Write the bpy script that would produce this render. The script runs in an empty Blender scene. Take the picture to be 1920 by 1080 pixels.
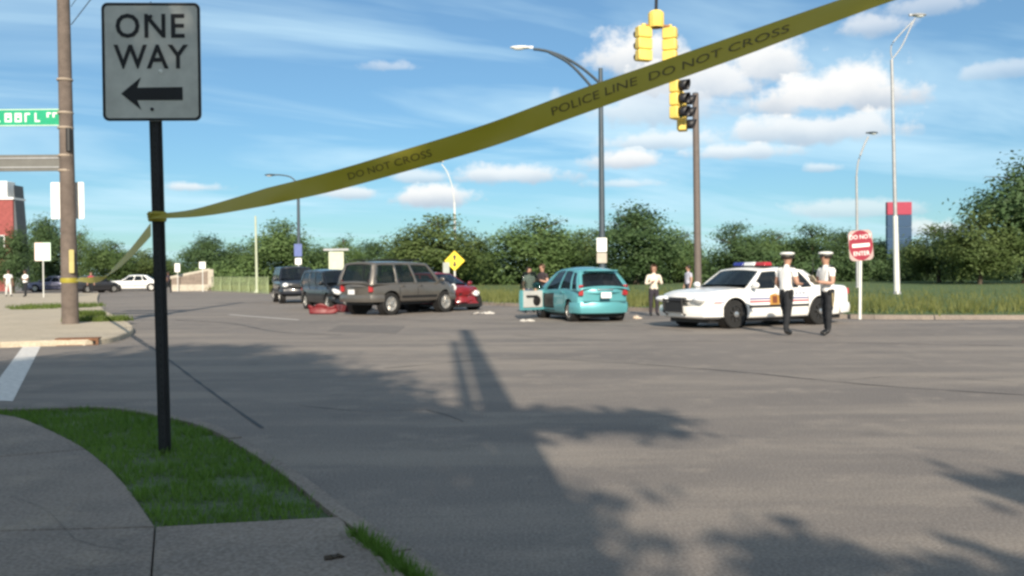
import bpy, bmesh, math, random
import numpy as np
from mathutils import Matrix, Vector, Euler, noise

sc = bpy.context.scene
COL = sc.collection
R = math.radians
F = 1750.0            # focal length in pixels of the 1920 px wide photograph
HORIZ = 512.0         # row of the horizon in the middle of the photograph
EYE = 1.40

# ---------------------------------------------------------------- camera
cam_d = bpy.data.cameras.new('camera')
cam = bpy.data.objects.new('camera', cam_d)
COL.objects.link(cam)
cam_d.sensor_width = 36.0
cam_d.lens = 36.0 * F / 1920.0
cam_d.clip_start = 0.05
cam_d.clip_end = 6000
cam.location = (0, 0, EYE)
cam.rotation_euler = (R(90) - math.atan((540 - HORIZ) / F), R(0.45), 0)
sc.camera = cam
CR = cam.rotation_euler.to_matrix()

# ---------------------------------------------------------------- light
SUN_EL, SUN_AZ = 25.0, 175.6          # azimuth clockwise from +Y (view direction)
world = bpy.data.worlds.new('World')
sc.world = world
world.use_nodes = True
sun_d = bpy.data.lights.new('sun', 'SUN')
sun_d.energy = 5.0
sun_d.angle = R(0.6)
sun_d.color = (1.0, 0.88, 0.72)
sun = bpy.data.objects.new('sun', sun_d)
COL.objects.link(sun)
sd = Vector((math.sin(R(SUN_AZ)) * math.cos(R(SUN_EL)), math.cos(R(SUN_AZ)) * math.cos(R(SUN_EL)), math.sin(R(SUN_EL))))
sun.rotation_euler = sd.to_track_quat('Z', 'Y').to_euler()
sun.location = sd * 60

sc.view_settings.view_transform = 'Standard'
sc.view_settings.look = 'None'
sc.view_settings.gamma = 1
sc.view_settings.exposure = 0.50
sc.cycles.use_denoising = True
sc.cycles.filter_width = 2.8
sc.cycles.max_bounces = 6
sc.cycles.transparent_max_bounces = 16
SKY_STRENGTH = 0.052


def pix_dir(u, v):
    return CR @ Vector(((u - 960) / F, -(v - 540) / F, -1))


def gp(u, v, z=0.0):
    """ground point seen at a place of the photograph"""
    d = pix_dir(u, v)
    t = (z - EYE) / d.z
    return Vector((d.x * t, d.y * t, z))


def pt(u, v, Y):
    d = pix_dir(u, v)
    t = Y / d.y
    return Vector((d.x * t, Y, EYE + d.z * t))


# ---------------------------------------------------------------- sky with clouds (procedural, by direction)
def build_sky():
    nt = world.node_tree
    N, L = nt.nodes, nt.links
    N.clear()

    def m(op, a, b=None, c=None, clamp=False):
        n = N.new('ShaderNodeMath'); n.operation = op; n.use_clamp = clamp
        for i, x in enumerate((a, b, c)):
            if x is None: continue
            if isinstance(x, (int, float)): n.inputs[i].default_value = x
            else: L.new(x, n.inputs[i])
        return n.outputs[0]

    def mixc(f, a, b, mode='MIX'):
        n = N.new('ShaderNodeMix'); n.data_type = 'RGBA'; n.blend_type = mode
        for k, x in ((0, f), (6, a), (7, b)):
            if isinstance(x, (int, float)): n.inputs[k].default_value = x
            elif isinstance(x, tuple): n.inputs[k].default_value = (*x, 1)
            else: L.new(x, n.inputs[k])
        return n.outputs[2]

    def smooth(x, a, b):
        n = N.new('ShaderNodeMapRange'); n.interpolation_type = 'SMOOTHSTEP'
        L.new(x, n.inputs[0]); n.inputs[1].default_value = a; n.inputs[2].default_value = b
        return n.outputs[0]

    sky = N.new('ShaderNodeTexSky'); sky.sky_type = 'NISHITA'; sky.sun_disc = False
    sky.sun_elevation = R(SUN_EL); sky.sun_rotation = R(SUN_AZ)
    sky.air_density = 1.0; sky.dust_density = 0.25; sky.ozone_density = 2.2
    tc = N.new('ShaderNodeTexCoord')
    sp = N.new('ShaderNodeSeparateXYZ'); L.new(tc.outputs['Generated'], sp.inputs[0])
    az = m('ARCTAN2', sp.outputs[0], sp.outputs[1])
    el = m('ARCSINE', sp.outputs[2])

    def nz(vec, scale, detail=6, rough=0.6, dist=0.0):
        n = N.new('ShaderNodeTexNoise'); n.inputs['Scale'].default_value = scale
        n.inputs['Detail'].default_value = detail; n.inputs['Roughness'].default_value = rough
        n.inputs['Distortion'].default_value = dist
        L.new(vec, n.inputs['Vector']); return n.outputs[0]
    ae = N.new('ShaderNodeCombineXYZ'); L.new(az, ae.inputs[0]); L.new(m('MULTIPLY', el, 1.15), ae.inputs[1])
    # high thin streaks: a plane far overhead, stretched
    zz = m('ADD', m('MAXIMUM', sp.outputs[2], 0.0), 0.10)
    cp = N.new('ShaderNodeCombineXYZ')
    px, py = m('DIVIDE', sp.outputs[0], zz), m('DIVIDE', sp.outputs[1], zz)
    L.new(m('ADD', m('MULTIPLY', px, 0.42), m('MULTIPLY', py, 0.30)), cp.inputs[0])
    L.new(m('ADD', m('MULTIPLY', px, -0.55), m('MULTIPLY', py, 1.0)), cp.inputs[1])
    cir = nz(cp.outputs[0], 0.9, 5, 0.55, 0.6)
    cirm = m('MAXIMUM', m('MULTIPLY', smooth(cir, 0.35, 0.74), 0.80), 0.12)
    # cumulus: placed ones in the part of the sky that is seen, an added thicker field elsewhere
    fine = nz(ae.outputs[0], 34, 8, 0.6)
    med = nz(ae.outputs[0], 15, 5, 0.55)
    wob = m('ADD', m('MULTIPLY', m('SUBTRACT', fine, 0.5), 2.2), m('MULTIPLY', m('SUBTRACT', med, 0.5), 2.2))
    clouds = [  # u, v, half width, half height, density
        (1190, 108, 62, 42, 1.0), (1255, 150, 60, 34, .95), (1345, 158, 70, 40, .9), (1430, 128, 62, 44, .95),
        (1500, 188, 55, 36, 1.0), (1575, 182, 92, 36, 1.0), (1535, 246, 120, 26, .8), (1240, 205, 110, 34, .6),
        (1165, 303, 56, 18, .95), (950, 331, 72, 16, .8), (806, 372, 60, 19, .95), (640, 362, 58, 13, .75),
        (370, 352, 36, 9, .7), (1385, 287, 66, 14, .7), (1640, 50, 40, 16, .6), (1740, 14, 66, 16, .45),
        (1235, 268, 80, 16, .65), (742, 126, 36, 10, .4), (1625, 395, 80, 16, .5), (780, 335, 40, 12, .6),
        (1880, 135, 50, 12, .4), (1745, 430, 40, 16, .7), (1550, 316, 24, 8, .5), (1180, 345, 40, 9, .5)]
    dens = None; shade = None
    for (u, v, hw, hh, k) in clouds:
        d = pix_dir(u, v).normalized()
        a0, e0 = math.atan2(d.x, d.y), math.asin(d.z)
        x = m('MULTIPLY', m('SUBTRACT', az, a0), F / hw * 0.80)
        y = m('MULTIPLY', m('SUBTRACT', el, e0), F / hh * 0.86)
        y2 = m('MAXIMUM', y, m('MULTIPLY', y, -1.55))       # flat undersides
        q = m('ADD', m('SQRT', m('ADD', m('MULTIPLY', x, x), m('MULTIPLY', y2, y2))), wob)
        dm = m('MULTIPLY', smooth(q, 1.45, 0.60), k)
        sh = m('MULTIPLY', dm, m('ADD', m('MULTIPLY', y, 0.40), 0.52))
        dens = dm if dens is None else m('MAXIMUM', dens, dm)
        shade = sh if shade is None else m('MAXIMUM', shade, sh)
    dens = m('MINIMUM', dens, 1.0)
    # added clouds outside the view, kept thick to whiten the fill light
    field = nz(ae.outputs[0], 3.2, 6, 0.6)
    away = smooth(m('ABSOLUTE', az), 0.60, 0.80)
    fm = m('MULTIPLY', m('MULTIPLY', smooth(field, 0.47, 0.58), away), smooth(el, 0.02, 0.10))
    fm = m('MULTIPLY', fm, 0.9)
    base = mixc(1.0, sky.outputs[0], (0.72, 1.13, 1.38), 'MULTIPLY')
    c = mixc(cirm, base, (9.0, 12.6, 14.6))
    sh = m('DIVIDE', shade, m('MAXIMUM', dens, 0.05))
    ccol = mixc(smooth(m('ADD', sh, m('MULTIPLY', m('SUBTRACT', med, 0.5), 0.5)), 0.18, 0.78), (7.4, 8.6, 10.0), (14.0, 14.0, 13.8))
    c = mixc(dens, c, ccol)
    c = mixc(fm, c, (11.5, 11.6, 11.6))
    bg = N.new('ShaderNodeBackground'); bg.inputs[1].default_value = SKY_STRENGTH
    L.new(c, bg.inputs[0])
    out = N.new('ShaderNodeOutputWorld'); L.new(bg.outputs[0], out.inputs[0])


build_sky()

# ---------------------------------------------------------------- materials
MATS = {}


def mat(name, col, rough=0.6, metal=0.0, var=0.12, vscale=4.0, bump=0.0, bscale=40.0, coat=0.0, spec=0.5, coord='Object', trans=0.0, alpha=1.0):
    if name in MATS: return MATS[name]
    M = bpy.data.materials.new(name); M.use_nodes = True
    N, L = M.node_tree.nodes, M.node_tree.links
    b = N['Principled BSDF']
    b.inputs['Roughness'].default_value = rough
    b.inputs['Metallic'].default_value = metal
    b.inputs['Specular IOR Level'].default_value = spec
    b.inputs['Coat Weight'].default_value = coat
    b.inputs['Coat Roughness'].default_value = 0.08
    tc = N.new('ShaderNodeTexCoord')
    nz = N.new('ShaderNodeTexNoise'); nz.inputs['Scale'].default_value = vscale; nz.inputs['Detail'].default_value = 6
    nz.inputs['Roughness'].default_value = 0.65
    L.new(tc.outputs[coord], nz.inputs['Vector'])
    r = N.new('ShaderNodeValToRGB')
    r.color_ramp.elements[0].position = 0.3; r.color_ramp.elements[1].position = 0.7
    r.color_ramp.elements[0].color = (*[c * (1 - var) for c in col], 1)
    r.color_ramp.elements[1].color = (*[min(1, c * (1 + var)) for c in col], 1)
    L.new(nz.outputs[0], r.inputs[0]); L.new(r.outputs[0], b.inputs['Base Color'])
    if bump:
        n2 = N.new('ShaderNodeTexNoise'); n2.inputs['Scale'].default_value = bscale; n2.inputs['Detail'].default_value = 4
        L.new(tc.outputs[coord], n2.inputs['Vector'])
        bp = N.new('ShaderNodeBump'); bp.inputs['Strength'].default_value = bump; bp.inputs['Distance'].default_value = 0.02
        L.new(n2.outputs[0], bp.inputs['Height']); L.new(bp.outputs[0], b.inputs['Normal'])
    MATS[name] = M
    return M


def glass_mat(name, tint=(0.02, 0.03, 0.03), clear=0.45):
    if name in MATS: return MATS[name]
    M = bpy.data.materials.new(name); M.use_nodes = True
    N, L = M.node_tree.nodes, M.node_tree.links
    N.clear()
    o = N.new('ShaderNodeOutputMaterial'); mx = N.new('ShaderNodeMixShader')
    p = N.new('ShaderNodeBsdfPrincipled'); p.inputs['Base Color'].default_value = (*tint, 1); p.inputs['Roughness'].default_value = 0.05
    t = N.new('ShaderNodeBsdfTransparent'); t.inputs[0].default_value = (0.62, 0.70, 0.68, 1)
    mx.inputs[0].default_value = clear
    L.new(p.outputs[0], mx.inputs[1]); L.new(t.outputs[0], mx.inputs[2]); L.new(mx.outputs[0], o.inputs[0])
    MATS[name] = M
    return M


def leaf_mat(name, dark, light, trans=0.25):
    if name in MATS: return MATS[name]
    M = bpy.data.materials.new(name); M.use_nodes = True
    N, L = M.node_tree.nodes, M.node_tree.links
    N.clear()
    o = N.new('ShaderNodeOutputMaterial'); mx = N.new('ShaderNodeMixShader'); mx.inputs[0].default_value = trans
    d = N.new('ShaderNodeBsdfPrincipled'); d.inputs['Roughness'].default_value = 0.6; d.inputs['Specular IOR Level'].default_value = 0.25
    t = N.new('ShaderNodeBsdfTranslucent')
    g = N.new('ShaderNodeNewGeometry'); tc = N.new('ShaderNodeTexCoord')
    nz = N.new('ShaderNodeTexNoise'); nz.inputs['Scale'].default_value = 0.55; nz.inputs['Detail'].default_value = 3
    L.new(tc.outputs['Object'], nz.inputs['Vector'])
    a = N.new('ShaderNodeMath'); a.operation = 'MULTIPLY_ADD'; a.inputs[1].default_value = 0.32
    L.new(g.outputs['Random Per Island'], a.inputs[0])
    s = N.new('ShaderNodeMath'); s.operation = 'MULTIPLY_ADD'; s.inputs[1].default_value = 1.5; s.inputs[2].default_value = -0.42
    L.new(nz.outputs[0], s.inputs[0]); L.new(s.outputs[0], a.inputs[2])
    r = N.new('ShaderNodeValToRGB'); r.color_ramp.elements[0].color = (*dark, 1); r.color_ramp.elements[1].color = (*light, 1)
    L.new(a.outputs[0], r.inputs[0])
    L.new(r.outputs[0], d.inputs['Base Color']); L.new(r.outputs[0], t.inputs[0])
    L.new(d.outputs[0], mx.inputs[1]); L.new(t.outputs[0], mx.inputs[2]); L.new(mx.outputs[0], o.inputs[0])
    MATS[name] = M
    return M


def ground_mat(name, c0, c1, c2, big=0.12, fine=60.0, rough=0.9, bump=0.25, streak=None, spec=0.3):
    """aggregate surface: broad patches, mid stains, fine grain"""
    M = bpy.data.materials.new(name); M.use_nodes = True
    N, L = M.node_tree.nodes, M.node_tree.links
    b = N['Principled BSDF']; b.inputs['Roughness'].default_value = rough; b.inputs['Specular IOR Level'].default_value = spec
    tc = N.new('ShaderNodeTexCoord')

    def nz(scale, det=5, sx=1.0, sy=1.0, rz=0.0):
        mp = N.new('ShaderNodeMapping'); mp.inputs['Scale'].default_value = (sx, sy, 1); mp.inputs['Rotation'].default_value = (0, 0, rz)
        L.new(tc.outputs['Object'], mp.inputs[0])
        n = N.new('ShaderNodeTexNoise'); n.inputs['Scale'].default_value = scale; n.inputs['Detail'].default_value = det
        n.inputs['Roughness'].default_value = 0.65; L.new(mp.outputs[0], n.inputs['Vector']); return n.outputs[0]

    def mix(f, a, bb, mode='MIX'):
        n = N.new('ShaderNodeMix'); n.data_type = 'RGBA'; n.blend_type = mode
        for k, x in ((0, f), (6, a), (7, bb)):
            if isinstance(x, (int, float)): n.inputs[k].default_value = x
            elif isinstance(x, tuple): n.inputs[k].default_value = (*x, 1)
            else: L.new(x, n.inputs[k])
        return n.outputs[2]

    def ramp(x, a, bb):
        n = N.new('ShaderNodeMapRange'); n.interpolation_type = 'SMOOTHSTEP'
        L.new(x, n.inputs[0]); n.inputs[1].default_value = a; n.inputs[2].default_value = bb; return n.outputs[0]
    c = mix(ramp(nz(big, 4), .35, .65), c0, c1)
    if streak:
        c = mix(ramp(nz(0.35, 5, *streak), .42, .68), c, c2)
    c = mix(ramp(nz(1.7, 6), .50, .75), c, c2)
    c = mix(ramp(nz(0.9, 7), .56, .74), c, mix(0.30, c, (0.02, 0.02, 0.022)))
    c = mix(ramp(nz(7.0, 4), .60, .78), c, mix(0.22, c, (0.02, 0.02, 0.02)))
    g = nz(fine, 3)
    c = mix(ramp(g, .25, .8), mix(0.28, c, (0, 0, 0)), mix(0.10, c, (1, 1, 1)))
    L.new(c, b.inputs['Base Color'])
    bp = N.new('ShaderNodeBump'); bp.inputs['Strength'].default_value = bump; bp.inputs['Distance'].default_value = 0.01
    L.new(g, bp.inputs['Height']); L.new(bp.outputs[0], b.inputs['Normal'])
    MATS[name] = M
    return M


# ---------------------------------------------------------------- mesh building helpers
def lerp(a, b, t): return a + (b - a) * t


def interp(x, pts):
    if x <= pts[0][0]: return pts[0][1]
    for (x0, y0), (x1, y1) in zip(pts, pts[1:]):
        if x <= x1:
            t = (x - x0) / (x1 - x0) if x1 > x0 else 0
            return y0 + (y1 - y0) * t
    return pts[-1][1]


class MB:
    def __init__(s): s.v = []; s.f = []; s.m = []; s.mi = 0

    def add(s, vs, fs):
        o = len(s.v); s.v += [tuple(p) for p in vs]
        for f in fs: s.f.append(tuple(i + o for i in f)); s.m.append(s.mi)
        return s

    def box(s, c, d, rot=None, taper=1.0):
        hx, hy, hz = d[0] / 2, d[1] / 2, d[2] / 2
        vs = []
        for z in (-1, 1):
            k = taper if z > 0 else 1
            for x, y in ((-1, -1), (1, -1), (1, 1), (-1, 1)):
                p = Vector((x * hx * k, y * hy * k, z * hz))
                if rot is not None: p = rot @ p
                vs.append(p + Vector(c))
        return s.add(vs, [(3, 2, 1, 0), (4, 5, 6, 7), (0, 1, 5, 4), (1, 2, 6, 5), (2, 3, 7, 6), (3, 0, 4, 7)])

    def tube(s, path, radii, n=10, cap=True, squash=None):
        path = [Vector(p) for p in path]
        if isinstance(radii, (int, float)): radii = [radii] * len(path)
        rings = []
        ref = Vector((0, 0, 1))
        for i, p in enumerate(path):
            a = path[max(0, i - 1)]; b = path[min(len(path) - 1, i + 1)]
            d = (b - a).normalized()
            r0 = ref if abs(d.dot(ref)) < 0.95 else Vector((1, 0, 0))
            x = d.cross(r0).normalized(); y = x.cross(d).normalized()
            rings.append([p + x * math.cos(2 * math.pi * k / n) * radii[i] + y * math.sin(2 * math.pi * k / n) * radii[i] * (squash or 1) for k in range(n)])
        vs = [q for r in rings for q in r]; fs = []
        for i in range(len(rings) - 1):
            for k in range(n):
                a, b = i * n + k, i * n + (k + 1) % n
                fs.append((a, b, b + n, a + n))
        if cap:
            fs.append(tuple(range(n))[::-1]); fs.append(tuple((len(rings) - 1) * n + k for k in range(n)))
        return s.add(vs, fs)

    def lathe(s, prof, n=24, axis='z', c=(0, 0, 0), cap=False):
        vs = []; fs = []
        for (r, h) in prof:
            for k in range(n):
                a = 2 * math.pi * k / n
                p = (r * math.cos(a), r * math.sin(a), h)
                if axis == 'y': p = (p[0], h, p[1])
                if axis == 'x': p = (h, p[0], p[1])
                vs.append((p[0] + c[0], p[1] + c[1], p[2] + c[2]))
        for i in range(len(prof) - 1):
            for k in range(n):
                a, b = i * n + k, i * n + (k + 1) % n
                fs.append((a, b, b + n, a + n))
        if cap:
            fs.append(tuple(range(n))[::-1]); fs.append(tuple((len(prof) - 1) * n + k for k in range(n)))
        return s.add(vs, fs)

    def grid(s, fn, nu, nv):
        vs = [fn(i / nu, j / nv) for j in range(nv + 1) for i in range(nu + 1)]
        fs = [(j * (nu + 1) + i, j * (nu + 1) + i + 1, (j + 1) * (nu + 1) + i + 1, (j + 1) * (nu + 1) + i) for j in range(nv) for i in range(nu)]
        return s.add(vs, fs)

    def slab(s, fn, nu, nv, th):
        """grid with thickness: fn(u,v) outer point; th(u,v) -> inner point"""
        n0 = len(s.v)
        s.grid(fn, nu, nv); n1 = len(s.v); s.grid(th, nu, nv)
        W = nu + 1
        per = [i for i in range(nu)] + [nu + j * W for j in range(nv)] + [nv * W + i for i in range(nu, 0, -1)] + [j * W for j in range(nv, 0, -1)]
        fs = []
        for a, b in zip(per, per[1:] + per[:1]): fs.append((a + n0, b + n0, b + n1, a + n1))
        for f in fs: s.f.append(f); s.m.append(s.mi)
        return s

    def prism(s, poly, z0, z1):
        n = len(poly)
        vs = [(p[0], p[1], z0) for p in poly] + [(p[0], p[1], z1) for p in poly]
        fs = [tuple(range(n))[::-1], tuple(range(n, 2 * n))] + [(i, (i + 1) % n, n + (i + 1) % n, n + i) for i in range(n)]
        return s.add(vs, fs)

    def ell(s, c, r, nu=14, nv=8, rot=None):
        vs = []; fs = []
        for j in range(nv + 1):
            th = math.pi * j / nv
            for i in range(nu):
                a = 2 * math.pi * i / nu
                p = Vector((r[0] * math.sin(th) * math.cos(a), r[1] * math.sin(th) * math.sin(a), r[2] * math.cos(th)))
                if rot is not None: p = rot @ p
                vs.append(p + Vector(c))
        for j in range(nv):
            for i in range(nu):
                a, b = j * nu + i, j * nu + (i + 1) % nu
                fs.append((a, a + nu, b + nu, b))
        return s.add(vs, fs)

    def build(s, name, mats, parent=None, smooth=35, bevel=0, deform=None, loc=None, rot=None, solid=0):
        me = bpy.data.meshes.new(name)
        vs = [deform(Vector(p)) for p in s.v] if deform else s.v
        me.from_pydata([tuple(p) for p in vs], [], s.f)
        if not isinstance(mats, (list, tuple)): mats = [mats]
        for m_ in mats: me.materials.append(m_)
        if len(mats) > 1: me.polygons.foreach_set('material_index', s.m)
        me.validate()
        bm = bmesh.new(); bm.from_mesh(me)
        bmesh.ops.remove_doubles(bm, verts=bm.verts, dist=1e-5)
        bmesh.ops.recalc_face_normals(bm, faces=bm.faces)
        bm.to_mesh(me); bm.free()
        if smooth:
            me.polygons.foreach_set('use_smooth', [True] * len(me.polygons))
            me.set_sharp_from_angle(angle=R(smooth))
        o = bpy.data.objects.new(name, me); COL.objects.link(o)
        if parent is not None: o.parent = parent
        if loc is not None: o.location = loc
        if rot is not None: o.rotation_euler = rot
        if solid:
            md = o.modifiers.new('thick', 'SOLIDIFY'); md.thickness = solid; md.offset = -1
        if bevel:
            md = o.modifiers.new('bevel', 'BEVEL'); md.width = bevel; md.segments = 2; md.limit_method = 'ANGLE'; md.angle_limit = R(40)
        return o


def tag(o, label=None, cat=None, group=None, kind=None):
    if label: o['label'] = label
    if cat: o['category'] = cat
    if group: o['group'] = group
    if kind: o['kind'] = kind
    return o


def thing(name, label, cat, loc=(0, 0, 0), rz=0, group=None, kind=None):
    o = bpy.data.objects.new(name, None); COL.objects.link(o)
    o.empty_display_size = 0.2
    o.location = loc; o.rotation_euler = (0, 0, rz)
    return tag(o, label, cat, group, kind)


def copy_tree(o, parent=None):
    c = o.copy(); COL.objects.link(c); c.parent = parent
    for ch in list(o.children): copy_tree(ch, c)
    return c


def text_mesh(txt, size, depth, name, m_, parent, loc, rot, bold=0.0, sx=1.0, spacing=1.0):
    cu = bpy.data.curves.new('text', 'FONT'); cu.body = txt; cu.size = size; cu.extrude = depth / 2; cu.offset = bold
    cu.align_x = 'CENTER'; cu.align_y = 'CENTER'; cu.space_character = spacing; cu.resolution_u = 3
    t = bpy.data.objects.new('text', cu); COL.objects.link(t)
    dg = bpy.context.evaluated_depsgraph_get()
    me = bpy.data.meshes.new_from_object(t.evaluated_get(dg))
    bpy.data.objects.remove(t); bpy.data.curves.remove(cu)
    me.materials.clear(); me.materials.append(m_)
    for v in me.vertices: v.co.x *= sx
    out = []
    for part in islands(me):                      # one mesh for each letter
        o = bpy.data.objects.new(name, part); COL.objects.link(o)
        part.materials.append(m_)
        if parent is not None: o.parent = parent
        o.location = loc; o.rotation_euler = rot; out.append(o)
    return out


def islands(me):
    n = len(me.vertices); root = list(range(n))
    def find(i):
        while root[i] != i: root[i] = root[root[i]]; i = root[i]
        return i
    for e in me.edges:
        a, b = find(e.vertices[0]), find(e.vertices[1])
        if a != b: root[a] = b
    grp = {}
    for i in range(n): grp.setdefault(find(i), []).append(i)
    fg = {}
    for p in me.polygons: fg.setdefault(find(p.vertices[0]), []).append(tuple(p.vertices))
    res = []
    for k, vs in sorted(grp.items(), key=lambda t: min(me.vertices[i].co.x for i in t[1])):
        if k not in fg: continue
        ix = {v: q for q, v in enumerate(vs)}
        m2 = bpy.data.meshes.new('letter'); m2.from_pydata([tuple(me.vertices[i].co) for i in vs], [], [tuple(ix[i] for i in f) for f in fg[k]])
        res.append(m2)
    return res


def hump(v, s, seed=0):
    return noise.noise(Vector((v[0] * s + seed * 7.3, v[1] * s + seed * 3.1, v[2] * s)))

# ================================================================ THE SETTING
rng = np.random.default_rng(7)
random.seed(11)


def struct(o): o['kind'] = 'structure'; return o


def smooth_path(pts, step=0.25):
    """Catmull-Rom through the points, resampled"""
    P = [Vector(p) for p in pts]; P = [P[0] * 2 - P[1]] + P + [P[-1] * 2 - P[-2]]
    out = []
    for i in range(1, len(P) - 2):
        n = max(2, int((P[i + 1] - P[i]).length / step))
        for k in range(n):
            t = k / n
            out.append(0.5 * ((2 * P[i]) + (P[i + 1] - P[i - 1]) * t + (2 * P[i - 1] - 5 * P[i] + 4 * P[i + 1] - P[i + 2]) * t * t + (3 * P[i] - P[i - 1] - 3 * P[i + 1] + P[i + 2]) * t ** 3))
    out.append(P[-2])
    return out


def left_of(path, d):
    out = []
    for i, p in enumerate(path):
        a = path[max(0, i - 1)]; b = path[min(len(path) - 1, i + 1)]
        t = (b - a); t.z = 0; t.normalize()
        out.append(p + Vector((-t.y, t.x, 0)) * d)
    return out


def strip(path, w, z, mb, wob=0.0):
    L_, R_ = left_of(path, w / 2), left_of(path, -w / 2)
    vs = []
    for i, (a, b) in enumerate(zip(L_, R_)):
        k = 1 + wob * math.sin(i * 1.7) + wob * random.uniform(-1, 1)
        c = (a + b) / 2; vs += [(*(c + (a - c) * k).xy, z), (*(c + (b - c) * k).xy, z)]
    mb.add(vs, [(2 * i, 2 * i + 1, 2 * i + 3, 2 * i + 2) for i in range(len(L_) - 1)])
    return mb


asphalt = ground_mat('asphalt', (0.205, 0.176, 0.153), (0.148, 0.128, 0.114), (0.275, 0.235, 0.195), big=0.10, fine=55, streak=(0.35, 2.2, R(-62)))
asphalt_new = ground_mat('asphalt_patch', (0.155, 0.134, 0.118), (0.135, 0.118, 0.105), (0.185, 0.16, 0.14), fine=60)
soil = ground_mat('soil', (0.10, 0.085, 0.05), (0.07, 0.07, 0.035), (0.13, 0.11, 0.07), big=0.8, fine=30)
meadow = ground_mat('meadow', (0.080, 0.130, 0.036), (0.066, 0.125, 0.032), (0.12, 0.135, 0.052), big=0.15, fine=9, bump=0.6, spec=0.02)
turf = ground_mat('turf', (0.06, 0.11, 0.025), (0.05, 0.09, 0.02), (0.08, 0.11, 0.035), big=1.2, fine=60)
concrete = ground_mat('concrete', (0.27, 0.222, 0.182), (0.20, 0.165, 0.138), (0.33, 0.27, 0.21), big=0.9, fine=45, bump=0.2)
concrete_tan = ground_mat('concrete_tan', (0.52, 0.44, 0.32), (0.46, 0.39, 0.29), (0.58, 0.49, 0.36), big=0.7, fine=30, bump=0.2)
white_paint = mat('road_paint', (0.62, 0.60, 0.57), 0.8, var=0.25, vscale=12)
tar = mat('tar', (0.035, 0.034, 0.035), 0.7, var=0.3, vscale=9)

# ground sheet reaching the horizon
mb = MB(); mb.grid(lambda u, v: (lerp(-3000, 3000, u), lerp(-600, 4500, v), -0.06), 12, 12)
struct(mb.build('ground', meadow, smooth=0))
mb = MB(); mb.grid(lambda u, v: (lerp(-220, 90, u), lerp(-30, 150, v), 0.0), 62, 36)
struct(mb.build('road', asphalt, smooth=0))

# resurfaced strip and sealed cracks
def crack(pix, w, name='sealed_crack', z=0.004, m_=None):
    mb = MB(); strip(smooth_path([gp(*p, z) for p in pix], 0.3), w, z, mb, 0.35)
    return struct(mb.build(name, m_ or tar, smooth=0))


crack([(205, 597), (250, 628), (300, 662), (372, 716), (432, 760), (492, 802)], 0.035)
crack([(720, 690), (980, 672), (1300, 690), (1640, 722), (2000, 745)], 0.025)
mb = MB(); mb.prism([(p.x, p.y) for p in [gp(640, 610), gp(760, 612), gp(742, 626), gp(612, 622)]], 0.001, 0.005); struct(mb.build('road_patch', asphalt_new, smooth=0))
crack([(1420, 700), (1560, 712), (1700, 705), (1905, 716)], 0.012)
crack([(560, 760), (700, 772), (800, 768), (870, 790)], 0.012)
crack([(960, 628), (1180, 640), (1400, 640), (1900, 648)], 0.03)
crack([(330, 600), (430, 606), (520, 622), (640, 628)], 0.05)
crack([(700, 596), (930, 606), (1150, 610), (1300, 622)], 0.03)
mb = MB(); q = [gp(44, 648, .004), gp(76, 650, .004), (gp(24, 752, .004)), gp(-32, 750, .004)]
mb.add(q, [(0, 1, 2, 3)]); tag(mb.build('stop_line', white_paint, smooth=0), 'worn white stop line painted across the street at the left edge', 'road marking')
mb = MB(); strip([gp(560, 600), gp(430, 590)], 0.12, 0.004, mb); tag(mb.build('lane_line', white_paint, smooth=0), 'short faded white line on the road beside the dark crashed cars', 'road marking')

# ---- near corner: kerb, verge, slabs
KT = 0.12
kerb_pix = [(-420, 742), (-150, 752), (10, 764), (200, 760), (330, 777), (425, 803), (520, 853), (600, 906), (662, 952), (745, 1003), (868, 1085), (1030, 1210), (1240, 1400)]
kerb_path = smooth_path([gp(u, v, KT) for u, v in kerb_pix], 0.12)
KW = 0.13


def kerb_run(parent_name, path, w, z1, z0, m_, piece=1.0, side=1):
    """row of kerb stones along a path; returns the parent"""
    root = thing(parent_name, None, None, kind='structure')
    inner = left_of(path, -w * side)
    acc = 0; i0 = 0
    for i in range(1, len(path)):
        acc += (path[i] - path[i - 1]).length
        if acc >= piece or i == len(path) - 1:
            A, B = path[i0:i + 1], inner[i0:i + 1]
            n = len(A)
            g = 0.006
            dA = (A[-1] - A[0]).normalized() * g
            A = [A[0] + dA] + A[1:-1] + [A[-1] - dA]; B = [B[0] + dA] + B[1:-1] + [B[-1] - dA]
            dz = random.uniform(-.006, .004)
            vs = []
            for a, b in zip(A, B):
                vs += [(a.x, a.y, z0), (lerp(a.x, b.x, .06), lerp(a.y, b.y, .06), z1 - .025 + dz), (lerp(a.x, b.x, .22), lerp(a.y, b.y, .22), z1 + dz), (b.x, b.y, z1 + dz), (b.x, b.y, z0)]
            fs = []
            for k in range(n - 1):
                for j in range(4):
                    fs.append((5 * k + j, 5 * k + j + 1, 5 * k + 6 + j, 5 * k + 5 + j))
            fs += [(0, 1, 2, 3, 4), tuple(5 * (n - 1) + j for j in (4, 3, 2, 1, 0))]
            mb = MB(); mb.add(vs, fs); mb.build('kerb_stone', m_, root, smooth=30)
            i0 = i; acc = 0
    return root


kerb_run('near_kerb', kerb_path, KW, KT, -0.05, concrete, 1.1, side=1)
kin = left_of(kerb_path, -KW - 0.004)


def near_idx(path, p): return min(range(len(path)), key=lambda i: (path[i].xy - Vector(p).xy).length)


ST = 0.115
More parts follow.
